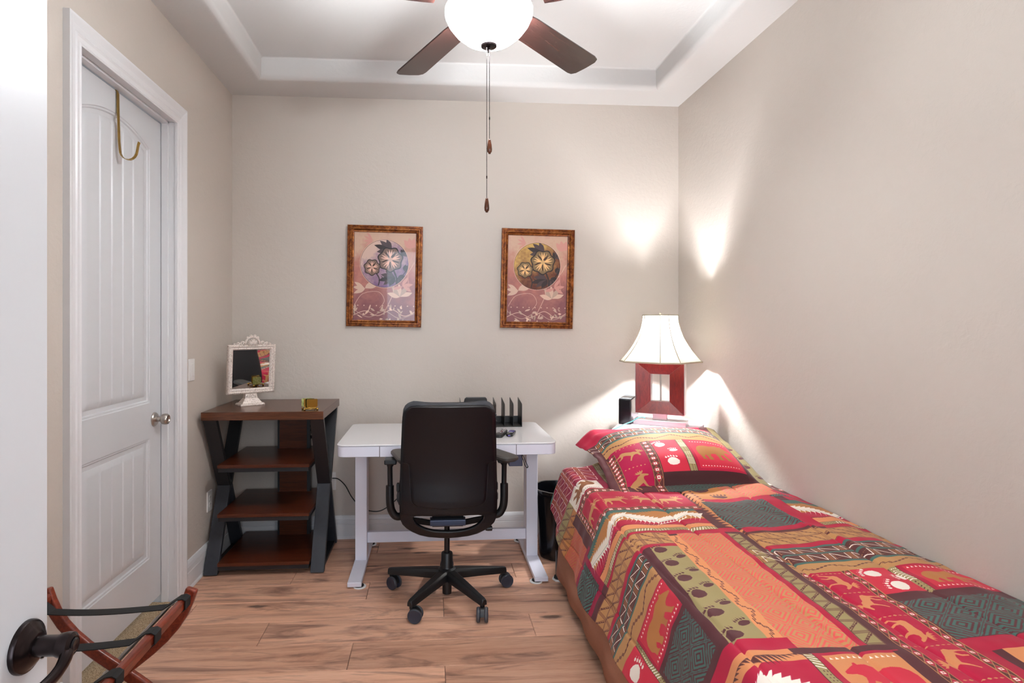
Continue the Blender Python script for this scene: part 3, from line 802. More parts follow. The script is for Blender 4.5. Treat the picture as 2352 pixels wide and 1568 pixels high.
# backrest: curved shell, panel, cushion
YT = [(.36, 2.700), (.40, 2.668), (.45, 2.640), (.50, 2.622), (.56, 2.613), (.64, 2.611), (.70, 2.604), (.78, 2.585), (.88, 2.553), (1.03, 2.500)]
HW = [(.370, .004), (.373, .045), (.380, .094), (.392, .132), (.410, .167), (.428, .191), (.448, .209), (.470, .2185), (.505, .2205), (.545, .2212), (.65, .219), (.80, .2125), (.935, .2050), (.967, .200), (.982, .192), (.991, .180), (.997, .162), (.9995, .15)]
def by(x, z): return float(np.interp(z, [t[0] for t in YT], [t[1] for t in YT])) + .55 * (x * x) * min(1, max(.0, (z - .36) / .12))
def hw(z): return interp(z, HW)
SL0, SL1 = .404, .494
def hs(x):
    z = x
    if z <= SL0 or z >= SL1 + .0001: return 0.0
    if z > .484: return .160 - .008 * (z - .484) / .008
    return .160 * math.sqrt(max(0, 1 - ((.484 - z) / (.484 - SL0)) ** 2.0)) ** .85
zs = sorted(set([t[0] for t in HW] + list(np.linspace(.373, .55, 30)) + list(np.linspace(.55, .98, 20)) + [SL0 + .0005, SL1, SL1 + .0005, SL0 + .002, SL0 + .005, .484]))
fr = MB(); rows_l, rows_r = [], []
NC = 12
for z in zs:
    a, b = hs(z), hw(z)
    if a > b - .008: a = max(0, b - .008) if z > .43 else min(a, b * .93)
    for s, rr in ((-1, rows_l), (1, rows_r)):
        rr.append([(CX + s * (a + (b - a) * i / NC), by(a + (b - a) * i / NC, z), z) for i in range(NC + 1)])
# the slot's upper edge bows with the shell; rows inside the slot stay split
fr.grid(rows_l); fr.grid(rows_r, flip=True)
fr.build('back_shell', M['chairback'], ch, smooth=True, solid=.016, offset=0, weld=True, bevel=0)
def hp_(z):
    v = interp(z, [(.533, .12), (.537, .145), (.545, .158), (.556, .166), (.575, .170), (.70, .177), (.722, .178), (.730, .181), (.7345, .188), (.736, .2)])
    return min(v, hw(z) - .004) if z < .7365 else hw(z) - .003
pz = sorted(set(list(np.linspace(.533, .60, 12)) + list(np.linspace(.60, .996, 24)) + [.72, .726, .731, .734, .736, .7365, .738, .967, .977, .985, .991, .9965]))
pm = MB().grid([[(CX + hp_(z) * (2 * i / 24 - 1), by(hp_(z) * (2 * i / 24 - 1), z) - .0115 + .0012 * (.2 < abs(2 * i / 24 - 1) and 0), z - .010 * (1 - (2 * i / 24 - 1) ** 2) * max(0, 1 - (z - .533) / .05)) for i in range(25)] for z in pz])
pm.build('back_panel', M['chairback'], ch, smooth=True, solid=.004, offset=0)
# seam line round the panel, its highlight painted in as lighter grey
edge = [(-hw(.7365) + .003, .7365)] + [(-hp_(z), z) for z in pz[::-1] if z < .7365] + [(0.0, .523)] + [(hp_(z), z) for z in pz if z < .7365] + [(hw(.7365) - .003, .7365)]
def ez(x, z): return z - .010 * (1 - min(1, (x / .12) ** 2)) * (z < .536)
ep = [(x, z) for x, z in edge if abs(x) > .11] ; mid = [(x, .533 - .010 * (1 - (x / .12) ** 2)) for x in np.linspace(-.10, .10, 11)]
ep = [e for e in ep if e[0] < 0] + mid + [e for e in ep if e[0] > 0]
MB().tube([(CX + x, by(x, z) - .0105, z) for x, z in ep], .0019, 6).build('panel_seam', M['seam'], ch, smooth=True)
cu = [[(CX + hw(z) * 1.005 * t, by(hw(z) * t, z) + .028 - .012 * abs(t) ** 6, z + .009) for t in np.linspace(-1, 1, 21)] for z in list(np.linspace(.50, .93, 16)) + [.95, .967, .975, .982, .987, .991, .994, .997, .9985]]
MB().grid(cu).build('back_cushion', M['fabric_dark'], ch, smooth=True, solid=.028, offset=0)
# small moulded lettering on the panel
def text_mesh(txt, size, mat, parent, P, depth=.0006, name='lettering'):
    cv = bpy.data.curves.new(name, 'FONT'); cv.body = txt; cv.size = size; cv.align_x = 'CENTER'; cv.extrude = depth; cv.resolution_u = 2
    to = bpy.data.objects.new(name, cv); COL.objects.link(to)
    dg = bpy.context.evaluated_depsgraph_get(); me = bpy.data.meshes.new_from_object(to.evaluated_get(dg))
    bpy.data.objects.remove(to); bpy.data.curves.remove(cv)
    mb = MB(); mb.add([P(v.co.x, v.co.y, v.co.z) for v in me.vertices], [tuple(p.vertices) for p in me.polygons]); bpy.data.meshes.remove(me)
    return mb.build(name, mat, parent)
text_mesh('Amia', .013, M['chairback'], ch, lambda x, y, z: (CX + .002 + x, by(x, .548 + y) - .0137 - z, .546 + y), .0007)
# arms
for s in (-1, 1):
    X = lambda d: CX + s * d
    pth = smooth_path([(X(.10), 2.90, .43), (X(.19), 2.86, .425), (X(.243), 2.84, .42), (X(.268), 2.835, .445), (X(.278), 2.83, .49), (X(.279), 2.83, .575)], 5)
    ao = MB().tube(pth, .0155, 12, sx=1.25, up=(0, 1, 0)).build('arm_support', M['black'], ch, smooth='auto')
    MB().tube([(X(.278), 2.83, .57), (X(.279), 2.83, .665), (X(.276), 2.83, .690)], [.0105, .0105, .022], 12, sx=1.2, up=(0, 1, 0)).build('arm_post', M['black'], ao, smooth='auto')
    MB().prism(rrect(X(.240) - .007, X(.240) + .007, .545, .585, .006, 3), 'y', 2.82, 2.845).build('height_button', M['black'], ao, bevel=.002)
    MB().box(min(X(.245), X(.305)), max(X(.245), X(.305)), 2.80, 2.875, .680, .705).build('pad_bracket', M['black'], ao, bevel=.006)
    ra = R(27) if s > 0 else R(14)
    pc = Vector((X(.250) if s > 0 else X(.212), 2.822, .712))
    def AP(x, y, z): return (pc.x + x * math.cos(ra) - y * math.sin(ra), pc.y + x * math.sin(ra) + y * math.cos(ra), z)
    q = rrect(-.047, .047, -.125, .125, .035, 6)
    MB().loft([[AP(x * .8, y * .9, .704) for x, y in q], [AP(x, y, .714) for x, y in q], [AP(x * .99, y, .724) for x, y in q], [AP(x * .86, y * .95, .7305) for x, y in q], [AP(x * .4, y * .5, .732) for x, y in q]]).build('arm_pad', M['fabric_pad'], ao, smooth='auto')
# ------------------------------------------------------------------ printed cloth: patterns are drawn into arrays here (flat print)
CR, CRM, RED, GLD, SAL, COR, OLV, MAR, GRN, WHT, BRN, TAN = [np.array(c) / 255. for c in (
    (176, 22, 58), (150, 14, 56), (202, 44, 66), (186, 122, 66), (222, 146, 96), (226, 92, 88), (158, 142, 96), (86, 42, 46), (70, 106, 98), (250, 240, 226), (92, 46, 44), (196, 144, 92))]
class Canvas:
    def __init__(s, x0, x1, y0, y1, res):
        s.x0, s.y0, s.k = x0, y0, 1 / res; s.W, s.Hh = int((x1 - x0) / res), int((y1 - y0) / res); s.x1, s.y1 = x1, y1
        s.a = np.zeros((s.Hh, s.W, 3), np.float32)
    def poly(s, pts, c):
        P = (np.array(pts, float) - (s.x0, s.y0)) * s.k
        i0, j0 = np.floor(P.min(0)).astype(int); i1, j1 = np.ceil(P.max(0)).astype(int) + 1
        i0, j0, i1, j1 = max(i0, 0), max(j0, 0), min(i1, s.W), min(j1, s.Hh)
        if i1 <= i0 or j1 <= j0: return
        X = np.arange(i0, i1)[None, :] + .5; Y = np.arange(j0, j1)[:, None] + .5
        ins = np.zeros((j1 - j0, i1 - i0), bool)
        for (xa, ya), (xb, yb) in zip(P, np.roll(P, -1, 0)):
            if ya == yb: continue
            c1 = (ya > Y) != (yb > Y)
            ins ^= c1 & (X < (xb - xa) * (Y - ya) / (yb - ya) + xa)
        s.a[j0:j1, i0:i1][ins] = c
    def rect(s, x0, x1, y0, y1, c): s.poly([(x0, y0), (x1, y0), (x1, y1), (x0, y1)], c)
    def fn(s, x0, x1, y0, y1, f):
        i0, i1 = max(0, int((x0 - s.x0) * s.k)), min(s.W, int((x1 - s.x0) * s.k)); j0, j1 = max(0, int((y0 - s.y0) * s.k)), min(s.Hh, int((y1 - s.y0) * s.k))
        if i1 <= i0 or j1 <= j0: return
        X = ((np.arange(i0, i1) + .5) / s.k + s.x0)[None, :] - x0; Y = ((np.arange(j0, j1) + .5) / s.k + s.y0)[:, None] - y0
        v = f(X, Y); reg = s.a[j0:j1, i0:i1]
        for m, c in v: reg[np.broadcast_to(m, reg.shape[:2])] = c
    def image(s, name, soft=True):
        a = s.a
        if soft:
            p = np.pad(a, ((1, 1), (1, 1), (0, 0)), 'edge'); a = (p[1:-1, 1:-1] * 4 + p[:-2, 1:-1] + p[2:, 1:-1] + p[1:-1, :-2] + p[1:-1, 2:]) / 8
        im = bpy.data.images.new(name, s.W, s.Hh, alpha=False)
        px = np.ones((s.Hh, s.W, 4), np.float32); px[..., :3] = np.clip(a, 0, 1)
        im.pixels.foreach_set(px.ravel()); im.update(); im.pack(); return im
class Band:
    """a strip with local (l along, w across) on a canvas"""
    def __init__(s, cv, o, u, L, W, flip=False):
        s.c, s.L, s.W = cv, L, W; s.o = np.array(o, float); s.u = np.array(u, float); s.v = np.array((-u[1], u[0]), float) * (-1 if flip else 1)
    def P(s, pts): return [tuple(s.o + s.u * a + s.v * b) for a, b in pts]
    def poly(s, pts, c): s.c.poly(s.P(pts), c)
    def rect(s, a0, a1, b0, b1, c): s.poly([(a0, b0), (a1, b0), (a1, b1), (a0, b1)], c)
    def line(s, pts, t, c):
        for (xa, ya), (xb, yb) in zip(pts[:-1], pts[1:]):
            d = math.hypot(xb - xa, yb - ya) or 1; nx, ny = -(yb - ya) / d * t / 2, (xb - xa) / d * t / 2
            s.poly([(xa + nx, ya + ny), (xb + nx, yb + ny), (xb - nx, yb - ny), (xa - nx, ya - ny)], c)
def hband(cv, x0, x1, y0, y1): return Band(cv, (x0, y0), (1, 0), x1 - x0, y1 - y0)
def vband(cv, x0, x1, y0, y1): return Band(cv, (x1, y0), (0, 1), y1 - y0, x1 - x0)
def b_diamond(B, per=.036):
    L, W = B.L, B.W; B.rect(0, L, 0, W, BRN)
    for t in (.05, .95): B.line([(0, W * t), (L, W * t)], .0022, TAN)
    n = max(1, round(L / per)); p = L / n
    for i in range(n):
        c = (i + .5) * p; h = W * .40
        B.line([(c - p / 2, W / 2), (c, W / 2 + h), (c + p / 2, W / 2), (c, W / 2 - h), (c - p / 2, W / 2)], .0018, TAN)
        B.poly([(c - p * .42, W / 2), (c, W / 2 + h * .84), (c + p * .42, W / 2), (c, W / 2 - h * .84)], CR)
        q = W * .17; B.rect(c - q, c + q, W / 2 - q, W / 2 + q, WHT); B.rect(c - q * .35, c + q * .35, W / 2 - q * .35, W / 2 + q * .35, CR)
def b_zig(B, bg=BRN):
    L, W = B.L, B.W; B.rect(0, L, 0, W, bg); per = .078; n = max(1, round(L / per)); p = L / n
    for i in range(-1, n + 1):
        a = i * p
        for k in range(3): B.rect(a + .002 + k * .0055, a + .0047 + k * .0055, W * .04, W * .96, GLD)
        x0 = a + .021; x1 = a + p
        for k in range(8):
            for j in range(2): B.rect(x0 + .006 + k * .0055, x0 + .008 + k * .0055, W * (.22 + .3 * j + .03 * k), W * (.22 + .3 * j + .03 * k) + .002, TAN)
        B.line([(x0, W * .1), (x0, W * .92), (x1 - .004, W * .12), (x1 - .004, W * .92)], .0034, WHT)
        B.line([(x0 + .006, W * .1), (x0 + .006, W * .66)], .002, TAN)
def b_arrow(B, bg, fg, per=.062):
    L, W = B.L, B.W; B.rect(0, L, 0, W, bg); n = max(1, round(L / per)); p = L / n
    B.line([(0, W * .03), (L, W * .03)], .002, fg); B.line([(0, W * .97), (L, W * .97)], .002, fg)
    for i in range(n):
        a = i * p
        for k in range(3): B.line([(a + .003 + k * .0045, 0), (a + .003 + k * .0045, W)], .0017, fg)
        B.line([(a + .013, W * .95), (a + p, W * .05)], .002, fg)
        B.line([(a + .018, W * .98), (a + p + .002, W * .14)], .0013, fg)
        for k in range(4):
            x = a + .020 + k * (p - .026) / 4; y = W * (.86 - .20 * k)
            B.poly([(x, y), (x + .008, y), (x + .008, y - W * .17)], fg)
def b_step(B, bg=GLD, fg=BRN, amp=.32, per=.13, t=.006, w0=.5):
    L, W = B.L, B.W
    if bg is not None: B.rect(0, L, 0, W, bg)
    n = int(L / .0085)
    for i in range(n):
        l = i * .0085; ph = (l / per) % 1; y = W * (w0 + amp * (abs(ph * 2 - 1) * 2 - 1))
        d = .011 if (i % 2 == 0) else .005
        B.poly([(l - d, y - t * .2), (l + d, y - t * .2 + t * .4), (l + d, y + t * .8), (l - d, y + t * .4)], fg)
def b_saw(B, bg, fg, side, n_amp=.25, step=.012):
    """sawtooth edge of colour fg along side w=0 or w=W"""
    L, W = B.L, B.W; n = int(L / step)
    if bg is not None: B.rect(0, L, 0, W, bg)
    for i in range(n + 1):
        l = i * step; h = W * (n_amp * (1 + .6 * math.sin(l * 42)))
        q = [(l, 0), (l + step, 0), (l + step * 1.5, h)]
        B.poly([(a, b if side == 0 else W - b) for a, b in q], fg)
def b_leafzig(B, per=.24, th=.030, c=None, amp=.30, spine=GLD):
    L, W = B.L, B.W; c = WHT if c is None else c; n = int(L / .015)
    f = lambda l: W * (.5 + amp * (abs(((l / per) % 1) * 2 - 1) * 2 - 1))
    for i in range(n):
        l = i * .015; y = f(l); s = 1 if f(l + .004) > y else -1
        for k in (-1, 1):
            B.poly([(l - .006, y - .002), (l + .012, y + s * .008), (l + .026 * k + .010, y + k * th * .75 + s * .014), (l + .000, y + k * th * .42)], c)
    pts = [(i * .01, f(i * .01)) for i in range(int(L / .01) + 1)]
    B.line(pts, .011, c); B.line(pts, .0016, GRN)
def b_dots(B, bg=OLV):
    L, W = B.L, B.W; B.rect(0, L, 0, W, BRN); B.rect(0, L, W * .08, W * .92, bg); n = int(L / .011)
    for i in range(n):
        l = i * .011; g = (i // 6) % 3; c = WHT if g == 1 else (MAR if g == 2 else TAN)
        if g == 0: [B.rect(l, l + .004, W * (.2 + .3 * j), W * (.3 + .3 * j), MAR) for j in range(2)]
        elif g == 1: B.line([(l, W * .1), (l + .008, W * .9)], .0035, WHT)
        else: [B.rect(l + .001, l + .0045, W * (.18 + .25 * j), W * (.31 + .25 * j), WHT) for j in range(3)]
def maze(cv, x0, x1, y0, y1, bg, fg, tw=.135, th=.125):
    def f(X, Y):
        a = np.abs(((X / tw) % 1) - .5) * 2; b = np.abs(((Y / th) % 1) - .5) * 2
        d = a + b
        a2 = np.abs((((X / tw) + .5) % 1) - .5) * 2; b2 = np.abs((((Y / th) + .5) % 1) - .5) * 2; d2 = a2 + b2
        r = np.where(d < 1, d, d2); k = (r * 3.3) % 1
        m = ((k < .56) & (r < .98)) | (r < .08)
        hook = (np.abs(d - 1) < .13) & (np.sin(X * 2 * np.pi / .024) + np.sin(Y * 2 * np.pi / .021) > .3)
        return [(np.ones_like(d, bool), bg), (m, fg), (hook, fg), (np.abs(d - 1) < .022, bg)]
    cv.fn(x0, x1, y0, y1, f)
BEAR = [(0, .40), (.01, .60), (.06, .76), (.15, .86), (.28, .88), (.42, .83), (.52, .86), (.62, .93), (.70, .90), (.745, .88), (.765, .955), (.80, .94), (.81, .87), (.87, .80), (.94, .70), (.995, .62), (.99, .545), (.93, .535), (.86, .545), (.80, .50), (.775, .42), (.80, .28), (.85, .10), (.90, .0), (.78, .0), (.745, .14), (.69, .32), (.62, .28), (.63, .12), (.66, .0), (.54, .0), (.53, .18), (.49, .34), (.36, .33), (.33, .22), (.37, .08), (.36, .0), (.25, .0), (.24, .14), (.20, .28), (.15, .18), (.16, .08), (.20, .0), (.07, .0), (.05, .18), (.01, .30)]
MOOSE = [(0, .52), (.06, .62), (.22, .66), (.42, .68), (.54, .76), (.64, .76), (.74, .80), (.82, .74), (.94, .62), (.97, .55), (.90, .53), (.80, .60), (.72, .58), (.67, .48), (.70, .28), (.78, .04), (.73, .02), (.63, .26), (.58, .40), (.34, .40), (.24, .36), (.29, .2), (.24, .02), (.19, .02), (.21, .2), (.13, .34), (.05, .18), (.03, .0), (-.03, .02), (.0, .24), (.03, .40)]
ANT = [(.70, .78), (.58, .86), (.50, .98), (.58, .93), (.60, 1.04), (.66, .92), (.70, 1.04), (.74, .92), (.82, 1.02), (.82, .90), (.92, .96), (.88, .86), (.78, .80)]
def place(cv, shape, c, cx, cy, sx, sy, ang=0, flip=False):
    ca, sa = math.cos(R(ang)), math.sin(R(ang)); q = []
    for a, b in shape:
        x, y = (a - .5) * sx * (-1 if flip else 1), (b - .5) * sy; q.append((cx + x * ca - y * sa, cy + x * sa + y * ca))
    cv.poly(q, c)
def moose(cv, c, cx, cy, s, ang, flip=False):
    place(cv, MOOSE, c, cx, cy, s, s * .9, ang, flip); place(cv, ANT, c, cx, cy, s, s * .9, ang, flip)
def ell(n=14): return [(.5 + .5 * math.cos(2 * math.pi * k / n), .5 + .5 * math.sin(2 * math.pi * k / n)) for k in range(n)]
PAD = [(.05, .3), (.15, .08), (.35, 0), (.65, 0), (.88, .1), (.97, .32), (.85, .5), (.72, .62), (.5, .68), (.28, .60), (.14, .48)]
def paw(cv, c, cx, cy, s, ang, hind=False):
    pad = [(a, b * (1.25 if hind else .78)) for a, b in PAD]
    ca, sa = math.cos(R(ang)), math.sin(R(ang))
    def at(a, b): x, y = (a - .5) * s, (b - .5) * s; return cx + x * ca - y * sa, cy + x * sa + y * ca
    cv.poly([at(a, b) for a, b in pad], c); top = .68 * (1.25 if hind else .78)
    for k in range(5):
        a = .10 + .2 * k; b = top + .16 - .10 * abs(k - 2) / 2; r = .075
        cv.poly([at(a + r * math.cos(t), b + r * 1.35 * math.sin(t)) for t in np.linspace(0, 2 * math.pi, 9)[:-1]], c)
        cv.poly([at(a - .02, b + .13), at(a + .02, b + .13), at(a, b + .21)], c)
def tri_row(B, w0, c, per=.0135, h=.008, up=1):
    for i in range(int(B.L / per)):
        l = (i + .2) * per; B.poly([(l, w0), (l + per * .62, w0), (l + per * .31, w0 + h * up)], c)
def dash_row(B, w0, c, per=.016, h=.0032):
    for i in range(int(B.L / per)):
        l = (i + .5) * per; k = 1.5 if i % 3 == 1 else 1; B.poly([(l - .006, w0), (l, w0 + h * k), (l + .006, w0), (l, w0 - h * k)], c)

cv = Canvas(.20, 1.75, .95, 3.25, .0009)
cv.a[:] = MAR
# head zone
cv.rect(.2, .8, 3.085, 3.25, GRN); cv.rect(.2, .80, 2.79, 3.085, CRM)
for a in (2.80, 2.872, 2.944, 3.016): b_zig(hband(cv, .2, .78, a, a + .068), CRM)
for a in (2.795, 2.868, 2.941, 3.012, 3.084): Band(cv, (.2, a), (1, 0), .58, .01).line([(0, 0), (.58, 0)], .005, SAL)
cv.rect(.54, .78, 2.62, 2.80, CRM); cv.rect(.56, .765, 2.64, 2.79, WHT)
place(cv, BEAR, np.array((150, 92, 52)) / 255, .66, 2.715, .17, .095, 200)
for y in (2.65, 2.66, 2.772, 2.782): tri_row(hband(cv, .57, .755, y, y + .01), 0, MAR, .009, .004)
cv.rect(.78, .80, 2.64, 3.25, CRM); b_dots(vband(cv, .80, .835, 2.62, 3.25)); cv.rect(.835, 1.6, 2.64, 3.25, GLD)
for i in range(4): paw(cv, WHT, .885 + .03 * (i % 2), 2.74 + .11 * i, .06, 20)
b_arrow(hband(cv, .2, .56, 2.70, 2.79), OLV, BRN); b_arrow(hband(cv, .2, .56, 2.60, 2.70), GLD, BRN)
cv.rect(.835, 1.15, 2.63, 2.70, BRN); b_dots(hband(cv, .84, 1.1, 2.645, 2.685))
# moose strip across
cv.rect(.56, 1.095, 2.31, 2.63, CR)
b_diamond(hband(cv, .56, 1.095, 2.575, 2.625)); b_diamond(hband(cv, .56, 1.095, 2.318, 2.36)); b_diamond(vband(cv, .555, .59, 2.318, 2.625))
for x, f in ((.65, 0), (.775, 0), (.895, 1), (1.02, 0)): moose(cv, TAN, x, 2.455, .115, 0, bool(f))
for x in (.715, .955): dash_row(vband(cv, x - .01, x + .01, 2.37, 2.57), .01, TAN)
cv.rect(.50, .555, 2.30, 2.64, MAR)
maze(cv, .2, .50, 2.36, 2.60, COR * .85, np.array((190, 110, 64)) / 255)
cv.rect(.2, .52, 2.335, 2.365, CRM); maze(cv, .2, .46, 2.13, 2.335, MAR * .8, GRN); cv.rect(.46, .485, 2.10, 2.36, CRM)
cv.rect(.2, .485, 2.10, 2.13, CRM)
# gold sawtooth column
b = vband(cv, 1.095, 1.150, 2.05, 2.66); b.rect(0, b.L, 0, b.W, SAL * .95)
for i in range(22):
    l = i * .028; b.poly([(l, b.W), (l + .028, b.W), (l + .020, b.W * .45)], BRN); b.poly([(l, .0), (l + .02, .0), (l + .008, b.W * .28)], BRN)
b.line([(0, b.W * .45), (.15, b.W * .2), (.3, b.W * .5), (.45, b.W * .2), (.6, b.W * .5)], .002, TAN)
# gold field with dark paws, coral field, green field
cv.rect(1.15, 1.29, 2.40, 2.70, GLD); paw(cv, MAR, 1.195, 2.60, .095, 8, True); paw(cv, MAR, 1.245, 2.49, .075, -10)
maze(cv, 1.29, 1.52, 2.44, 2.70, COR, TAN * .9); cv.rect(1.15, 1.45, 2.05, 2.44, CR); maze(cv, 1.13, 1.40, 2.09, 2.405, MAR * 1.1, GRN)
cv.rect(1.06, 1.13, 2.05, 2.09, CR)
# right margin
cv.rect(1.52, 1.75, 2.40, 3.0, MAR); cv.rect(1.50, 1.75, 2.30, 2.52, CR); b_saw(hband(cv, 1.45, 1.75, 2.42, 2.47), None, GRN, 0, .5); b_diamond(hband(cv, 1.53, 1.75, 2.56, 2.60))
cv.rect(1.53, 1.75, 2.66, 2.70, WHT)
def featherband(x0, x1, y0, y1):
    h = y1 - y0; Y = lambda t: y0 + h * t
    cv.rect(x0, x1, Y(.86), y1, GRN); cv.rect(x0, x1, Y(.5), Y(.90), GLD); b_saw(hband(cv, x0, x1, Y(.80), Y(.92)), None, GRN, 1, .4)
    cv.rect(x0, x1, Y(.30), Y(.56), CR); cv.rect(x0, x1, Y(.20), Y(.36), SAL); b_saw(hband(cv, x0, x1, Y(.28), Y(.44)), None, CR, 1, .35); b_saw(hband(cv, x0, x1, Y(.25), Y(.38)), None, BRN, 1, .18)
    b_leafzig(hband(cv, x0, x1, Y(.40), Y(.80)), .26, .062)
    b_dots(hband(cv, x0, x1, Y(.125), Y(.225))); cv.rect(x0, x1, y0, Y(.125), CR)
featherband(.485, 1.06, 2.045, 2.325); featherband(1.45, 1.75, 2.02, 2.36)
cv.rect(1.40, 1.46, 2.05, 2.42, CR)
# middle left bands that fold over the side
b_arrow(hband(cv, .2, .855, 2.005, 2.065), TAN * .97, BRN); b_arrow(hband(cv, .2, .855, 1.950, 2.005), TAN * .97, BRN)
cv.rect(.2, .855, 1.926, 1.950, CR); cv.rect(.2, .75, 1.915, 1.926, GRN)
b_zig(hband(cv, .2, .75, 1.873, 1.915)); cv.rect(.2, .75, 1.863, 1.873, GRN); b_zig(hband(cv, .2, .75, 1.822, 1.863)); cv.rect(.2, .75, 1.812, 1.822, GRN)
b_step(hband(cv, .2, .75, 1.735, 1.812), TAN * .95, BRN, .22, .15)
# bear panel, paws panel at the side
cv.rect(.485, .73, 1.575, 1.735, CR); cv.rect(.498, .725, 1.585, 1.728, RED)
place(cv, BEAR, GLD, .610, 1.657, .200, .105, 0)
for y in (1.590, 1.714): tri_row(hband(cv, .505, .72, y, y + .01), 0, WHT)
b_dots(vband(cv, .468, .488, 1.30, 1.735)); cv.rect(.34, .468, 1.50, 1.735, RED); paw(cv, WHT, .42, 1.67, .065, -80, True); paw(cv, WHT, .40, 1.565, .065, -90)
cv.rect(.2, .34, 1.2, 1.735, GLD); b_diamond(vband(cv, .34, .372, 1.2, 1.60)); cv.rect(.372, .468, 1.2, 1.50, CR)
# dark green field
cv.rect(.488, .75, 1.345, 1.575, MAR); maze(cv, .505, .715, 1.372, 1.555, MAR, GRN, .098, .092)
# long columns
cv.rect(.715, .748, 1.34, 1.93, MAR); cv.rect(.748, .845, 1.345, 1.926, OLV)
for i in range(11): paw(cv, MAR, .773 + .046 * (i % 2), 1.905 - .053 * i, .042 if i % 2 else .05, 25, i % 2 == 0)
b_step(vband(cv, .845, .885, 1.335, 2.03), SAL, BRN, .28, .09, .004)
maze(cv, .885, 1.047, 1.30, 2.045, COR, TAN, .096, .105)
cv.rect(1.047, 1.066, 1.295, 2.06, CR); b_arrow(vband(cv, 1.066, 1.114, 1.295, 2.03), OLV, BRN, .052); cv.rect(1.114, 1.138, 1.0, 2.03, MAR)
# right bands
b_arrow(hband(cv, 1.138, 1.75, 1.975, 2.035), TAN * .95, BRN); b_arrow(hband(cv, 1.138, 1.75, 1.922, 1.975), TAN * .95, BRN)
cv.rect(1.138, 1.75, 1.892, 1.922, CR); cv.rect(1.138, 1.75, 1.880, 1.892, GRN); b_zig(hband(cv, 1.138, 1.75, 1.832, 1.880)); cv.rect(1.138, 1.75, 1.820, 1.832, GRN)
b_zig(hband(cv, 1.138, 1.75, 1.772, 1.820)); cv.rect(1.138, 1.75, 1.760, 1.772, GRN); b_step(hband(cv, 1.138, 1.75, 1.700, 1.760), TAN * .95, BRN, .22, .13, .004)
# moose column
cv.rect(1.138, 1.75, .95, 1.700, CR); cv.rect(1.138, 1.30, .95, 1.700, np.array((180, 18, 60)) / 255)
b_diamond(vband(cv, 1.138, 1.166, .95, 1.700)); b_diamond(vband(cv, 1.272, 1.300, .95, 1.700))
for i, y in enumerate((1.625, 1.500, 1.355, 1.225, 1.085)): moose(cv, SAL * .96, 1.219, y, .095, -100 if i % 2 == 0 else 75, i % 2 == 1)
for y in (1.688, 1.560, 1.425, 1.290, 1.155): dash_row(hband(cv, 1.17, 1.27, y - .01, y + .01), .01, TAN, .014, .0025)
cv.rect(1.300, 1.425, 1.545, 1.700, RED); paw(cv, WHT, 1.345, 1.665, .055, 60, True); paw(cv, WHT, 1.40, 1.630, .045, 80); paw(cv, WHT, 1.365, 1.580, .055, 60, True)
b_dots(vband(cv, 1.425, 1.450, 1.545, 1.700)); cv.rect(1.45, 1.75, 1.545, 1.700, CR); cv.rect(1.465, 1.70, 1.555, 1.692, RED)
place(cv, BEAR, GLD, 1.56, 1.622, .165, .085, 0)
for y in (1.560, 1.680): tri_row(hband(cv, 1.47, 1.69, y, y + .01), 0, WHT)
cv.rect(1.30, 1.75, 1.505, 1.545, MAR); cv.rect(1.30, 1.75, 1.31, 1.505, MAR); maze(cv, 1.305, 1.75, 1.315, 1.50, MAR * 1.1, GRN, .115, .10); cv.rect(1.30, 1.75, 1.255, 1.312, CR)
cv.rect(1.335, 1.75, .95, 1.255, MAR); b_saw(hband(cv, 1.36, 1.75, 1.19, 1.255), SAL, BRN, 0, .4); cv.rect(1.36, 1.75, .95, 1.19, CR)
# foot panels
cv.rect(.45, .895, .95, 1.345, CR); cv.rect(.45, .89, 1.245, 1.300, SAL); b_saw(hband(cv, .45, .89, 1.215, 1.275), None, BRN, 1, .45); cv.rect(.45, .89, 1.0, 1.225, CR)
cv.rect(.60, .89, .95, 1.13, GLD); b_leafzig(hband(cv, .45, .885, 1.02, 1.225), .30, .075, None, .26)
b_dots(vband(cv, .885, .912, .95, 1.285)); cv.rect(.87, 1.138, 1.270, 1.300, MAR); cv.rect(.912, 1.12, .95, 1.275, CR); cv.rect(.928, 1.104, .95, 1.263, SAL * .95)
place(cv, BEAR, RED, 1.018, 1.182, .155, .095, -6, True); tri_row(hband(cv, .935, 1.10, 1.245, 1.26), 0, WHT, .0135, .010); cv.rect(1.104, 1.138, .95, 1.27, MAR)
quilt_img = cv.image('quilt_print')

def cloth_mat(name, img, rough=.7):
    k = N(name); k.set(None, rough, spec=.25)
    k.b.inputs['Sheen Weight'].default_value = .08
    t = k.n('ShaderNodeTexImage'); t.image = img; t.extension = 'EXTEND'
    u = k.n('ShaderNodeUVMap'); u.uv_map = 'UVMap'; k.l(u.outputs[0], t.inputs[0]); k.l(t.outputs[0], k.b.inputs['Base Color'])
    k.bump(k.noise(k.coords('Object'), 900, 2), .12, .0006); return k.m
M['quilt'] = cloth_mat('patchwork_print', quilt_img)

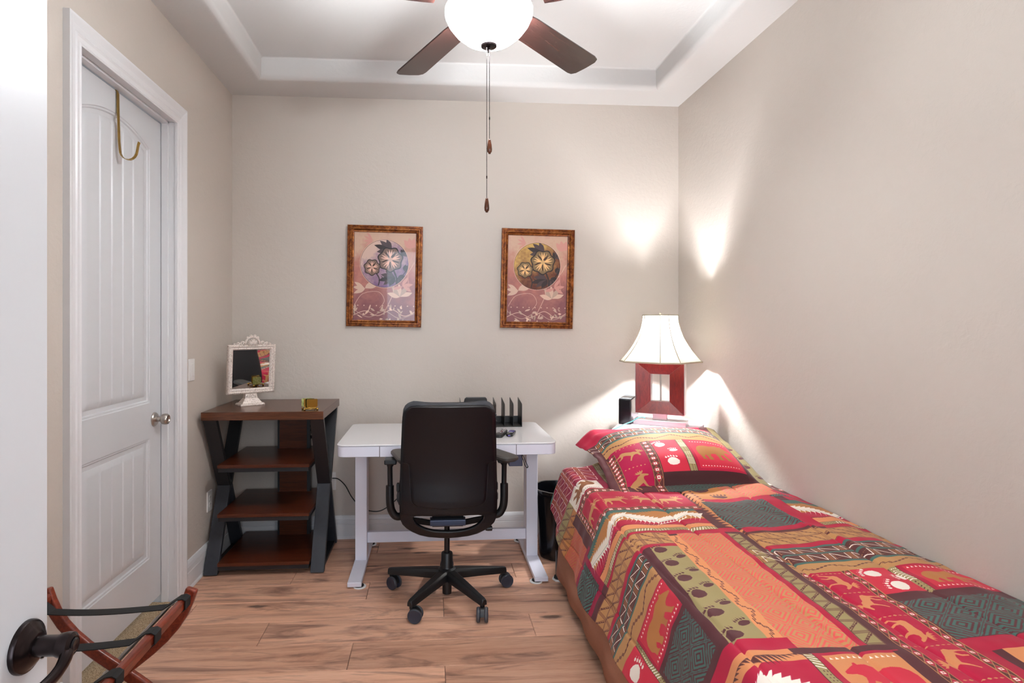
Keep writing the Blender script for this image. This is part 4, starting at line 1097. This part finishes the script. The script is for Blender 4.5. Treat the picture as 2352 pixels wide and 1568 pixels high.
# ------------------------------------------------------------------ bed
bed = empty('bed', (1.15, 2.08, 0), 0, 'single bed pushed against the right wall under a patchwork comforter', 'bed')
BX0, BX1, BYF, BYH = .705, 1.605, 1.14, 3.05
MB().prism(rrect(BX0, BX1, BYF, BYH, .06, 6), 'z', .36, .57).build('mattress', M['mattress'], bed, bevel=.03, seg=4, smooth=True)
MB().box(BX0, BX1, BYF, BYH, .17, .355).build('box_spring', M['mattress'], bed, bevel=.01)
MB().box(BX0 - .01, BX1 + .01, BYF - .01, BYH + .01, .145, .17).build('frame', M['steel_dark'], bed, bevel=.002)
sk = []
for z, bl in ((.345, 0), (.25, .3), (.14, .7), (.062, 1)):
    row = []
    for i in range(121):
        y = BYH - .075 - (BYH - BYF - .065) * i / 120
        row.append((.668 - .024 * bl + .006 * bl * math.sin(y * 23 + 1) + .004 * math.sin(y * 9), y, z + .012 * bl * math.sin(y * 5.2)))
    sk.append(row)
MB().grid(sk).build('bed_skirt', M['skirt'], bed, smooth=True, solid=.004)
for x, y in ((.680, 3.045), (1.58, 3.035), (.72, 1.2), (1.58, 1.2)):
    lg = MB().box(x - .016, x + .016, y - .016, y + .016, .018, .15).build('leg', M['black'], bed, bevel=.002)
    MB().lathe([(0, 0), (.036, 0), (.037, .004), (.034, .008), (0, .008)], (x, y, 0), n=8).build('glide', M['white_felt'], lg)
    MB().lathe([(0, .008), (.028, .008), (.027, .018), (0, .018)], (x, y, 0), n=8).build('glide_pad', M['rubber'], lg)

# comforter: one sheet that bends over the mattress edge
from mathutils import noise as mnoise
SEAMS = (.455, .712, .968, 1.145, 1.40)
ANG = math.atan(1 / .26)
def prof_side(s):
    rr = .045; sa = .742; 
    if s >= sa: return s, .595
    arc = (sa - s) / rr
    if arc < ANG: return sa - rr * math.sin(arc), .595 - rr * (1 - math.cos(arc))
    d = (sa - s) - rr * ANG
    return sa - rr * math.sin(ANG) - d * math.cos(ANG), .595 - rr * (1 - math.cos(ANG)) - d * math.sin(ANG)
def prof_head(t):
    rr, t0 = .05, 3.045
    if t <= t0: return t, 0.0
    arc = min((t - t0) / rr, R(85))
    d = max(0, (t - t0) - rr * R(85))
    return t0 + rr * math.sin(arc) + d * .08, rr * (1 - math.cos(arc)) + d
def sstep(x, a, b): t = min(1, max(0, (x - a) / (b - a))); return t * t * (3 - 2 * t)
NS, NT = 300, 190
rows, uvs = [], []
for j in range(NT + 1):
    t = 1.02 + (3.24 - 1.02) * j / NT
    send = interp(t, [(1.0, .335), (1.8, .358), (1.93, .352), (2.26, .345), (2.6, .37), (2.8, .40), (2.95, .43), (3.2, .50)])
    row = []
    for i in range(NS + 1):
        s = send + (1.625 - send) * i / NS
        x, z = prof_side(s); y, dz = prof_head(t)
        if s < .742: zz = min(z, .595 - dz); 
        else: zz = z - dz
        side = sstep(s, .74, .60)
        d = .0055 * mnoise.noise((s * 9, t * 4, 1)) + .004 * mnoise.noise((s * 3, t * 14, 5)) + .0025 * mnoise.noise((s * 22, t * 18, 9))
        for c in SEAMS: d -= (.011 if c > .6 else .005) * math.exp(-((s - c + .02 * (t - 2)) / .0045) ** 2) + .0025 * math.exp(-((s - c + .02 * (t - 2)) / .03) ** 2)
        d += .013 * math.exp(-((s - 1.405 - .12 * (2.0 - t)) / .02) ** 2) * sstep(t, 1.68, 1.85) * sstep(t, 2.55, 2.2)
        z_add = .045 * sstep(s, .80, 1.0) * sstep(t, 2.82, 3.04) - .02 * sstep(s, 1.54, 1.62) + .012 * sstep(s, 1.2, 1.5)
        fl = side * .012 * math.sin(t * 13 + 2 * mnoise.noise((t * 3, 2, 2)))
        row.append((x - side * d * .97 + fl * sstep(s, .66, .35), y, zz + z_add + (1 - side) * d + side * d * .25))
        uvs.append(((s + .055 * (2 - t) - cv.x0) / (cv.x1 - cv.x0), (t - .2 * max(0, .705 - s) - cv.y0) / (cv.y1 - cv.y0)))
    rows.append(row)
cf = MB().grid(rows).build('comforter', M['quilt'], None, smooth=True, solid=.010, uvs=uvs)
tag(cf, 'patchwork lodge comforter in crimson, gold and green with bears and moose covering the bed', 'comforter')

# pillow in a matching sham
pv = Canvas(0, 1, 0, .86, .0011)
pv.a[:] = MAR
pv.rect(0, 1, .83, .86, CR); pv.rect(.06, .88, .62, .83, GRN); b_zig(hband(pv, .06, .88, .755, .815)); b_zig(hband(pv, .06, .88, .675, .735))
b_step(hband(pv, .06, .90, .535, .655), TAN * .95, BRN, .20, .22, .010)
pv.rect(.075, .31, .10, .535, np.array((168, 14, 66)) / 255); pv.rect(.34, .88, .165, .535, RED)
b_diamond(vband(pv, .055, .105, .0, .50), .05); b_diamond(vband(pv, .275, .335, .0, .54), .055)
moose(pv, TAN * .95, .185, .40, .15, -40); dash_row(hband(pv, .11, .27, .24, .26), .01, TAN, .024, .006); dash_row(hband(pv, .11, .27, .51, .53), .01, TAN, .024, .006); moose(pv, TAN * .9, .19, .12, .15, 30)
paw(pv, WHT, .385, .47, .075, 25, True); paw(pv, WHT, .45, .395, .062, 10); paw(pv, WHT, .42, .26, .085, 5, True)
b_dots(vband(pv, .505, .555, .155, .535)); pv.rect(.555, .88, .165, .535, CR); pv.rect(.575, .86, .185, .525, RED); place(pv, BEAR, np.array((160, 104, 48)) / 255, .715, .365, .235, .20, 0)
for y in (.20, .495): tri_row(hband(pv, .585, .85, y, y + .02), 0, WHT, .018, .009)
maze(pv, .335, .84, .0, .095, MAR * .8, GRN * .9, .14, .11); pv.rect(.335, .88, .095, .165, MAR * .75)
pv.rect(.93, 1.0, 0, .86, OLV * .9); pv.rect(.87, .932, 0, .86, MAR * .9)
for i in range(5): paw(pv, MAR, .955 + .025 * (i % 2), .06 + .15 * i, .06, 15, i % 2 == 0)
pil_img = pv.image('sham_print')
M['sham'] = cloth_mat('sham_print', pil_img)
def pillow(c, rz, tilt, w_, d_, h_, label):
    n = 44; rows_t, rows_b, uv_t, uv_b = [], [], [], []
    Mx = Matrix.Translation(c) @ Matrix.Rotation(rz, 4, 'Z') @ Matrix.Rotation(tilt, 4, 'X')
    FL = .055
    for j in range(n + 1):
        rt_, rb_ = [], []
        for i in range(n + 1):
            a, b = 2 * i / n - 1, 2 * j / n - 1
            pinch = 1 - .05 * (1 - a * a) * (b * b) ; pinch2 = 1 - .05 * (1 - b * b) * (a * a)
            x, y = a * w_ / 2 * pinch2, b * d_ / 2 * pinch
            ex = min(1, (1 - abs(a)) * w_ / 2 / FL); ey = min(1, (1 - abs(b)) * d_ / 2 / FL)
            ia = max(0, 1 - max(0, abs(a) * w_ / 2) / (w_ / 2 - FL) * 1.0); ib = max(0, 1 - abs(b) * d_ / 2 / (d_ / 2 - FL))
            fill = (max(0, 1 - (1 - ia) ** 2.6) * max(0, 1 - (1 - ib) ** 2.6)) ** .62 if ia > 0 and ib > 0 else 0
            wr = .005 * mnoise.noise((x * 14, y * 10, 3)) * fill + .006 * mnoise.noise((x * 6, y * 20, 7)) * (1 - fill)
            droop = -.030 * max(0, abs(a) - .88) / .12 * max(0, abs(b) - .3)
            if a < 0 and b > 0: droop += -.075 * max(0, -a - .80) / .2 * b
            rt_.append(tuple(Mx @ Vector((x, y, h_ * fill + wr + .002 + droop)))); rb_.append(tuple(Mx @ Vector((x, y, -.30 * h_ * fill + wr - .002 + droop))))
            uv_t.append((i / n, min(.995, j / n * 1.28))); 
        rows_t.append(rt_); rows_b.append(rb_)
    m = MB(); m.grid(rows_t); m.grid(rows_b, flip=True)
    N1 = (n + 1) ** 2; per = [j for j in range(n + 1)] + [(k + 1) * (n + 1) - 1 for k in range(1, n + 1)] + [n * (n + 1) + j for j in range(n - 1, -1, -1)] + [k * (n + 1) for k in range(n - 1, 0, -1)]
    for a, b in zip(per, per[1:] + per[:1]): m.f.append((a, N1 + a, N1 + b, b))
    o = m.build('pillow', M['sham'], None, smooth=True, uvs=uv_t + uv_t)
    return tag(o, label, 'pillow')
pillow((1.20, 2.845, .686), R(2), R(19), .79, .60, .105, 'pillow in a matching bear and moose patchwork sham at the head of the bed')

# ------------------------------------------------------------------ nightstand, lamp, gateway, cable
ZN = .772
ns = empty('nightstand', (1.32, 3.42, 0), 0, 'pale whitewashed nightstand behind the bed holding the lamp', 'nightstand')
NP = [(.975, 3.120), (1.462, 3.120), (1.600, 3.300), (1.600, 3.700), (1.292, 3.700)]
MB().prism(NP, 'z', ZN - .022, ZN).build('top', M['night'], ns, bevel=.003)
ncx, ncy = 1.32, 3.40
MB().prism([(ncx + (x - ncx) * .93, ncy + (y - ncy) * .93) for x, y in NP], 'z', .10, ZN - .022).build('body', M['night'], ns, bevel=.002)
for x, y in ((1.06, 3.17), (1.43, 3.17), (1.55, 3.64), (1.32, 3.64)): MB().box(x - .02, x + .02, y - .02, y + .02, 0, .10).build('leg', M['night'], ns, bevel=.002)
for z in (.14, .35, .56):
    dr = MB().box(1.04, 1.41, 3.126, 3.142, z, z + .18).build('drawer', M['night'], ns, bevel=.003)
    MB().lathe([(0, 3.127), (.008, 3.127), (.014, 3.117), (.010, 3.110), (0, 3.109)], (1.225, 0, z + .09), 'y', 16).build('knob', M['nickel'], dr)

lm = empty('table_lamp', (1.338, 3.305, ZN), R(-32), 'table lamp with a square red mahogany frame body and cream bell shade', 'lamp')
def lb(m, name, mat, **k): return m.build(name, mat, lm, local=True, **k)
lb(MB().box(-.145, .150, -.055, .055, 0, .030), 'base', M['silver'], bevel=.002)
lb(MB().box(-.040, .040, -.020, .020, .030, .070), 'stem', M['silver'], bevel=.002)
FZ0, FZ1, FW = .066, .366, .136
cz = (FZ0 + FZ1) / 2
mo = bpy.data.meshes
hz_ = (FZ1 - FZ0) / 2
def side_piece(k):
    c0, c1 = [((-1, -1), (1, -1)), ((1, -1), (1, 1)), ((1, 1), (-1, 1)), ((-1, 1), (-1, -1))][k]
    def pr(c): 
        o = (c[0] * FW, cz + c[1] * hz_); i = (c[0] * FW * .395, cz + c[1] * hz_ * .53)
        return [(o[0], -.030, o[1]), (o[0], .034, o[1]), (i[0], .034, i[1]), (i[0], -.006, i[1])]
    return MB().loft([pr(c0), pr(c1)])
for k in range(4): lb(side_piece(k), 'frame_side', M['mahog'], bevel=.0012)
shell = MB()
for s in (-1, 1): shell.box(s * FW + (0 if s > 0 else -.003), s * FW + (.003 if s > 0 else 0), -.027, .040, FZ0, FZ1)
shell.box(-FW, FW, -.027, .040, FZ0 - .003, FZ0); shell.box(-FW, FW, -.027, .040, FZ1, FZ1 + .003)
iw, ih = FW * .395, hz_ * .53
for s in (-1, 1): shell.box(s * iw - .002, s * iw + .002, -.004, .036, cz - ih, cz + ih)
shell.box(-iw, iw, -.004, .036, cz - ih - .002, cz - ih + .002)
lb(shell, 'metal_shell', M['silver'])
lb(MB().lathe([(.005, cz - ih), (.005, cz + ih)], (0, .015, 0), n=12), 'rod', M['nickel'], smooth='auto')
lb(MB().lathe([(.010, FZ1), (.010, .40), (.018, .42), (.018, .50), (.0, .50)], (0, 0, 0), n=16), 'socket', M['nickel'], smooth='auto')
SZ0, SZ1 = .370, .640
def shade_ring(t, pad=0):
    z = SZ0 + (SZ1 - SZ0) * t
    f = .084 + .112 * (1 - t) ** 1.9 + pad + .0   # half width
    ang = R(-21); pts = []
    cut = .60
    base = [(cut, -1), (1, -cut), (1, cut), (cut, 1), (-cut, 1), (-1, cut), (-1, -cut), (-cut, -1)]
    for i in range(8):
        a, b = base[i], base[(i + 1) % 8]
        for q in range(8):
            u = q / 8; x, y = a[0] + (b[0] - a[0]) * u, a[1] + (b[1] - a[1]) * u
            sc = 1 - .022 * math.sin(math.pi * u) * (1.6 if i % 2 else .6)
            x, y = x * f * sc, y * f * sc; pts.append((x * math.cos(ang) - y * math.sin(ang), x * math.sin(ang) + y * math.cos(ang), z))
    return pts
SR = [shade_ring(k / 22) for k in range(23)]
so = lb(MB().loft(SR, cap=False), 'shade', M['shade'], smooth='auto')
for t in (0, 22): 
    MB().tube(SR[t], .0048 if t == 0 else .0032, 8, closed=True).build('shade_piping', M['shade_trim'], lm, local=True, smooth=True)
for v in range(8): MB().tube([SR[k][v * 8] for k in range(23)], .0024, 6).build('shade_rib', M['shade_trim'], lm, local=True, smooth=True)
sp = MB()
for v in range(3):
    q = SR[22][(v * 22) % 64]; sp.tube([(q[0], q[1], q[2]), (0, 0, SZ1 - .002)], .0018, 6)
sp.lathe([(0, SZ1 - .006), (.006, SZ1 - .004), (.005, SZ1 + .006), (.007, SZ1 + .013), (.003, SZ1 + .018), (0, SZ1 + .018)], n=12)
lb(sp, 'finial', M['nickel'], smooth='auto')
lb(MB().lathe([(.0, .495), (.012, .498), (.016, .52), (.029, .562), (.027, .585), (.014, .602), (0, .605)], n=18), 'bulb', M['bulb'], smooth=True)
l = bpy.data.lights.new('lamp_bulb', 'POINT'); l.energy = LAMP_POWER; l.shadow_soft_size = .032; l.color = (.98, .985, 1.0)
lo_ = bpy.data.objects.new('lamp_bulb', l); COL.objects.link(lo_); lo_.parent = lm; lo_.location = (0, 0, .548)
lm.children[-1]

gw = empty('internet_gateway', (1.25, 3.50, ZN), 0, 'black tower shaped internet gateway box behind the table lamp', 'gateway')
gr_ = R(-29)
def GQ(x, y): return (1.104 + x * math.cos(gr_) - y * math.sin(gr_), 3.352 + x * math.sin(gr_) + y * math.cos(gr_))
gp_ = [GQ(0, 0), GQ(.073, 0), GQ(.073, .27), GQ(.012, .27), GQ(0, .255)]
MB().prism(gp_, 'z', ZN, ZN + .148).build('body', M['black_gloss'], gw, bevel=.006, smooth='auto')
MB().prism([GQ(.002, .002), GQ(.071, .002), GQ(.071, .268), GQ(.013, .268), GQ(.002, .254)], 'z', ZN + .148, ZN + .1505).build('top_cap', M['cap_grey'], gw, bevel=.001)
text_mesh('cox', .021, M['white_felt'], gw, lambda x, y, z: (*GQ(.036 + x, .020 + y * 1.5), ZN + .1508 + z), .0004)
tl = smooth_path([(.972, 3.105, ZN - .03), (.985, 3.115, ZN + .004), (1.03, 3.15, ZN + .012), (1.085, 3.19, ZN + .024), (1.13, 3.205, ZN + .036), (1.17, 3.21, ZN + .056), (1.20, 3.22, ZN + .060), (1.222, 3.24, ZN + .050)], 6)
tag(MB().tube(tl, .0032, 8).build('network_cable', M['teal'], None, smooth=True), 'thin teal network cable curling over the nightstand edge', 'cable')

# ------------------------------------------------------------------ pictures
def picture_image(name, warm, seed):
    cvp = Canvas(0, .40, 0, .57, .0007); r_ = np.random.default_rng(seed)
    Hh, Wd = cvp.a.shape[:2]
    yy, xx = np.mgrid[0:Hh, 0:Wd]; yn, xn = yy / Hh, xx / Wd
    def sm(n, m):
        g = r_.random((n, m)); iy = np.linspace(0, n - 1.001, Hh); ix = np.linspace(0, m - 1.001, Wd); a = iy.astype(int); b = ix.astype(int); fy = (iy - a)[:, None]; fx = (ix - b)[None, :]
        fy = fy * fy * (3 - 2 * fy); fx = fx * fx * (3 - 2 * fx)
        return (g[a][:, b] * (1 - fy) * (1 - fx) + g[a + 1][:, b] * fy * (1 - fx) + g[a][:, b + 1] * (1 - fy) * fx + g[a + 1][:, b + 1] * fy * fx)
    ns_ = .5 * sm(6, 5) + .3 * sm(16, 12) + .2 * sm(50, 36)
    top, mid, bot = [np.array(c) / 255. for c in ((206, 172, 150), (184, 122, 110), (132, 84, 88))]
    t = np.clip(1.15 - yn * 1.25 + (ns_ - .5) * .7, 0, 1)[..., None]
    cvp.a[:] = np.where(t < .5, top + (mid - top) * t * 2, mid + (bot - mid) * (t * 2 - 1))
    B = Band(cvp, (0, 0), (1, 0), .40, .57)
    pale, pk = np.array((222, 190, 170)) / 255., np.array((206, 150, 138)) / 255.
    def curve(pts, w0, c, n=40):
        P = smooth_path([(a, b, 0) for a, b in pts], 10); B.line([(p[0], p[1]) for p in P], w0, c)
    def petal(cx, cy, L, W_, ang, c):
        q = []
        for k in range(17):
            u = k / 16; q.append((u * L, W_ * math.sin(math.pi * u ** .8)))
        for k in range(16, -1, -1):
            u = k / 16; q.append((u * L, -W_ * math.sin(math.pi * u ** 1.3) * .8))
        ca, sa = math.cos(R(ang)), math.sin(R(ang)); B.poly([(cx + a * ca - b * sa, cy + a * sa + b * ca) for a, b in q], c)
    # pale lilies and vines low on the print
    for a in (20, 55, 95, 130, 165): petal(.30, .155, .085, .017, a, pale * (.92 + .08 * math.sin(a)))
    for a in (-30, 10, 60, 200): petal(.315, .225, .07, .012, a, pk)
    for a in (150, 175, 205, 15, 40): petal(.075, .205, .08, .014, a, pale * .95)
    for a in (40, 70, 100, 130): petal(.365, .47, .07, .018, a, pk * 1.02)
    for a in (130, 160, 190, 220): petal(.12, .52, .06, .008, a, pk)
    curve([(.01, .10), (.06, .17), (.16, .185), (.20, .13), (.17, .08)], .0026, pale); curve([(.2, .05), (.25, .16), (.27, .25), (.34, .30), (.39, .38)], .003, pale); curve([(.36, .2), (.35, .32), (.38, .44)], .004, pk)
    curve([(.0, .03), (.08, .06), (.16, .03), (.25, .07), (.33, .03), (.40, .06)], .004, pale); curve([(.0, .07), (.1, .02), (.2, .06), (.3, .015), (.4, .05)], .003, pale * .9)
    for k in range(30): petal(r_.uniform(0, .4), r_.uniform(.0, .09), r_.uniform(.02, .045), r_.uniform(.004, .009), r_.uniform(0, 360), pale * r_.uniform(.75, 1.05))
    for k in range(10): B.poly([(.03 + .04 * k + .004 * math.cos(u), .095 + .004 * math.sin(u)) for u in np.linspace(0, 6.28, 9)[:-1]], pale)
    # round medallion
    mx, my, mr = .197, .368, .155
    circ = lambda rr: [(mx + rr * math.cos(u), my + rr * math.sin(u)) for u in np.linspace(0, 6.2832, 97)[:-1]]
    B.poly(circ(mr + .0025), pale * 1.05); B.poly(circ(mr), np.array((50, 34, 36)) / 255.)
    i0 = (((xx + .5) * .0007 - mx) ** 2 + ((yy + .5) * .0007 - my) ** 2) < (mr - .002) ** 2
    hi, lo2 = ((np.array((206, 168, 96)), np.array((92, 44, 32))) if warm else (np.array((214, 184, 170)), np.array((120, 90, 130))))
    q = np.clip(.15 + (yn - .45) * 1.7 + (.5 - xn) * .8 + (ns_ - .5) * 1.5, 0, 1)[..., None]
    cvp.a[i0] = ((lo2 + (hi - lo2) * q) / 255.)[i0]
    keep = cvp.a.copy()
    dk, gd, gd2 = np.array((50, 40, 42)) / 255., np.array((206, 168, 116) if warm else (196, 156, 138)) / 255., np.array((96, 58, 40)) / 255.
    def leaf(cx, cy, L, ang):
        for a in (-46, -22, 0, 22, 46): petal(cx, cy, L * (1 - abs(a) / 130), L * .16, ang + a, dk * (1 + .5 * ((a // 22) % 2)))
    leaf(.245, .455, .12, 165); leaf(.315, .42, .07, 60); leaf(.265, .285, .11, 195); leaf(.29, .29, .09, 300)
    leaf(.32, .33, .06, 20)
    def flower(cx, cy, rr):
        for rad, c in ((1.10, dk * .7), (1.0, gd * .62)):
            B.poly([(cx + rr * rad * (1 + .07 * math.sin(7 * u)) * math.cos(u), cy + rr * rad * (1 + .07 * math.sin(7 * u)) * math.sin(u)) for u in np.linspace(0, 6.2832, 80)[:-1]], c)
        for k in range(5):
            for a in (-24, -8, 8, 24): petal(cx, cy, rr * .92, rr * .075, 90 + 72 * k + a, gd * 1.2 if abs(a) < 10 else gd * .95)
            petal(cx, cy, rr * .80, rr * .12, 126 + 72 * k, gd2 * .7)
        B.poly([(cx + rr * .20 * math.cos(u), cy + rr * .20 * math.sin(u)) for u in np.linspace(0, 6.2832, 24)[:-1]], gd * 1.05)
    curve([(.245, .35), (.275, .28), (.28, .22)], .010, dk); curve([(.135, .32), (.165, .27), (.16, .225)], .007, dk); curve([(.165, .26), (.185, .275), (.178, .285)], .005, dk)
    curve([(.28, .27), (.32, .30), (.345, .345), (.33, .35), (.325, .335)], .006, dk)
    flower(.235, .395, .072); flower(.118, .342, .047)
    # keep the relief inside the round opening
    d_ = np.sqrt(((xx + .5) * .0007 - mx) ** 2 + ((yy + .5) * .0007 - my) ** 2)
    out_ = (d_ > mr) & (d_ < mr + .06); cvp.a[out_] = keep[out_]
    return cvp.image(name)
def picture(c, tilt, img, label):
    t = empty('framed_picture', c, 0, label, 'picture')
    W_, H_ = .474, .640; ca, sa = math.cos(tilt), math.sin(tilt); ft = R(1.6)
    def P(x, y, z):
        y2 = y - (z + H_ / 2) * math.sin(ft)
        return (c[0] + x * ca - z * sa, c[1] + y2, c[2] + x * sa + z * ca)
    PRF = [(0, -.001), (0, -.020), (.003, -.024), (.007, -.0245), (.010, -.0215), (.013, -.0215), (.020, -.0275), (.024, -.0275), (.029, -.019), (.033, -.0165), (.036, -.0185), (.040, -.017), (.043, -.012), (.043, -.001)]
    rings = []
    for sx, sz in ((-1, -1), (1, -1), (1, 1), (-1, 1)): rings.append([P(sx * (W_ / 2 - a), y, sz * (H_ / 2 - a)) for a, y in PRF])
    MB().loft(rings, wrap=True).build('frame', M['frame'], t, smooth='auto')
    be = MB()
    for i in range(76):
        for s in (-1, 1): be.lathe([(0, -.0026), (.0024, -.001), (.0024, .001), (0, .0026)], P(s * (W_ / 2 - .005), -.0245, -H_ / 2 + .008 + (H_ - .016) * i / 75), 'y', 5)
    for i in range(56):
        for s in (-1, 1): be.lathe([(0, -.0026), (.0024, -.001), (.0024, .001), (0, .0026)], P(-W_ / 2 + .008 + (W_ - .016) * i / 55, -.0245, s * (H_ / 2 - .005)), 'y', 5)
    be.build('beaded_edge', M['frame'], t)
    a, b = W_ / 2 - .041, H_ / 2 - .041
    m = MB(); m.add([P(-a, -.008, -b), P(a, -.008, -b), P(a, -.008, b), P(-a, -.008, b)], [(0, 1, 2, 3)])
    k = N('floral_print'); k.set(None, .5, spec=.3); tx = k.n('ShaderNodeTexImage'); tx.image = img; uvn = k.n('ShaderNodeUVMap'); uvn.uv_map = 'UVMap'; k.l(uvn.outputs[0], tx.inputs[0]); k.l(tx.outputs[0], k.b.inputs['Base Color'])
    m.build('print', k.m, t, uvs=[(0, 0), (1, 0), (1, 1), (0, 1)])
    MB().add([P(-a, -.0115, -b), P(a, -.0115, -b), P(a, -.0115, b), P(-a, -.0115, b)], [(0, 1, 2, 3)]).build('glass', M['glass'], t)
    MB().loft([[P(x, y, z) for x, z in ((-a - .01, -b - .01), (a + .01, -b - .01), (a + .01, b + .01), (-a - .01, b + .01))] for y in (-.006, -.001)]).build('backing', M['slot'], t)
picture((-.294, YB - .003, 1.664), R(-1.1), picture_image('print_violet', False, 3), 'framed floral print with a violet round medallion, hanging left over the desk')
picture((.686, YB - .003, 1.654), R(-1.0), picture_image('print_amber', True, 5), 'framed floral print with a dark amber round medallion, hanging nearer the lamp')

# ------------------------------------------------------------------ folding luggage rack
lr = empty('luggage_rack', (-.97, 1.62, 0), 0, 'folding cherry wood luggage rack with black webbing straps by the closet door', 'luggage rack')
ZR = .500; RX = (-1.195, -.762); RY = (1.235, 1.905)
for i, x in enumerate(RX):
    s = 1 if i == 0 else -1
    MB().loft([[(x + dx, y, ZR + dz) for dx, dz in ((-.010, -.018), (.010, -.018), (.012, .006), (.006, .012), (-.006, .012), (-.012, .006))] for y in (RY[0] + .012, RY[1] - .012)]).build('rail', M['rackwood'], lr, bevel=.0015)
    for j, y in enumerate(RY):
        # curved leg from this rail down to the other side
        yo = (1 if j else -1) * (0 if i == 0 else -.026)
        P_ = []
        xb = RX[1 - i] + s * .015
        for u in np.linspace(0, 1, 15):
            px = x - s * .012 + (xb - x) * (u - .10 * math.sin(2 * math.pi * u)); pz = ZR + .022 - (ZR + .022) * u
            P_.append((px, y + yo, pz))
        MB().strip(P_, (0, 1, 0), .022, .036).build('leg', M['rackwood'], lr, bevel=.006, seg=3, smooth='auto')
for i, x in enumerate(RX):
    MB().bar((RX[1 - i] + (1 if i == 0 else -1) * .045, RY[0], .085), (RX[1 - i] + (1 if i == 0 else -1) * .045, RY[1], .085), .018, .026).build('lower_rail', M['rackwood'], lr, bevel=.002)
MB().lathe([(.006, RY[0] - .02), (.006, RY[1] + .02)], ((RX[0] + RX[1]) / 2, 0, .262), 'y', 12).build('pivot_rod', M['nickel'], lr)
for y in (1.835, 1.640, 1.445, 1.285):
    pts = [(RX[0] - .004, y, ZR - .024), (RX[0] - .015, y, ZR - .016), (RX[0] - .016, y, ZR + .010), (RX[0] - .006, y, ZR + .0155), (RX[0] + .010, y, ZR + .013), (RX[0] + .035, y, ZR - .004)]
    for u in np.linspace(.12, .88, 12): pts.append((RX[0] + (RX[1] - RX[0]) * u, y + .004 * math.sin(u * 5 + y * 9), ZR - .012 - .012 * math.sin(math.pi * u)))
    pts += [(RX[1] - .035, y, ZR - .004), (RX[1] - .010, y, ZR + .013), (RX[1] + .006, y, ZR + .0155), (RX[1] + .016, y, ZR + .010), (RX[1] + .015, y, ZR - .016), (RX[1] + .004, y, ZR - .024)]
    MB().strip(pts, (0, 1, 0), .036, .0026).build('strap', M['strap'], lr)
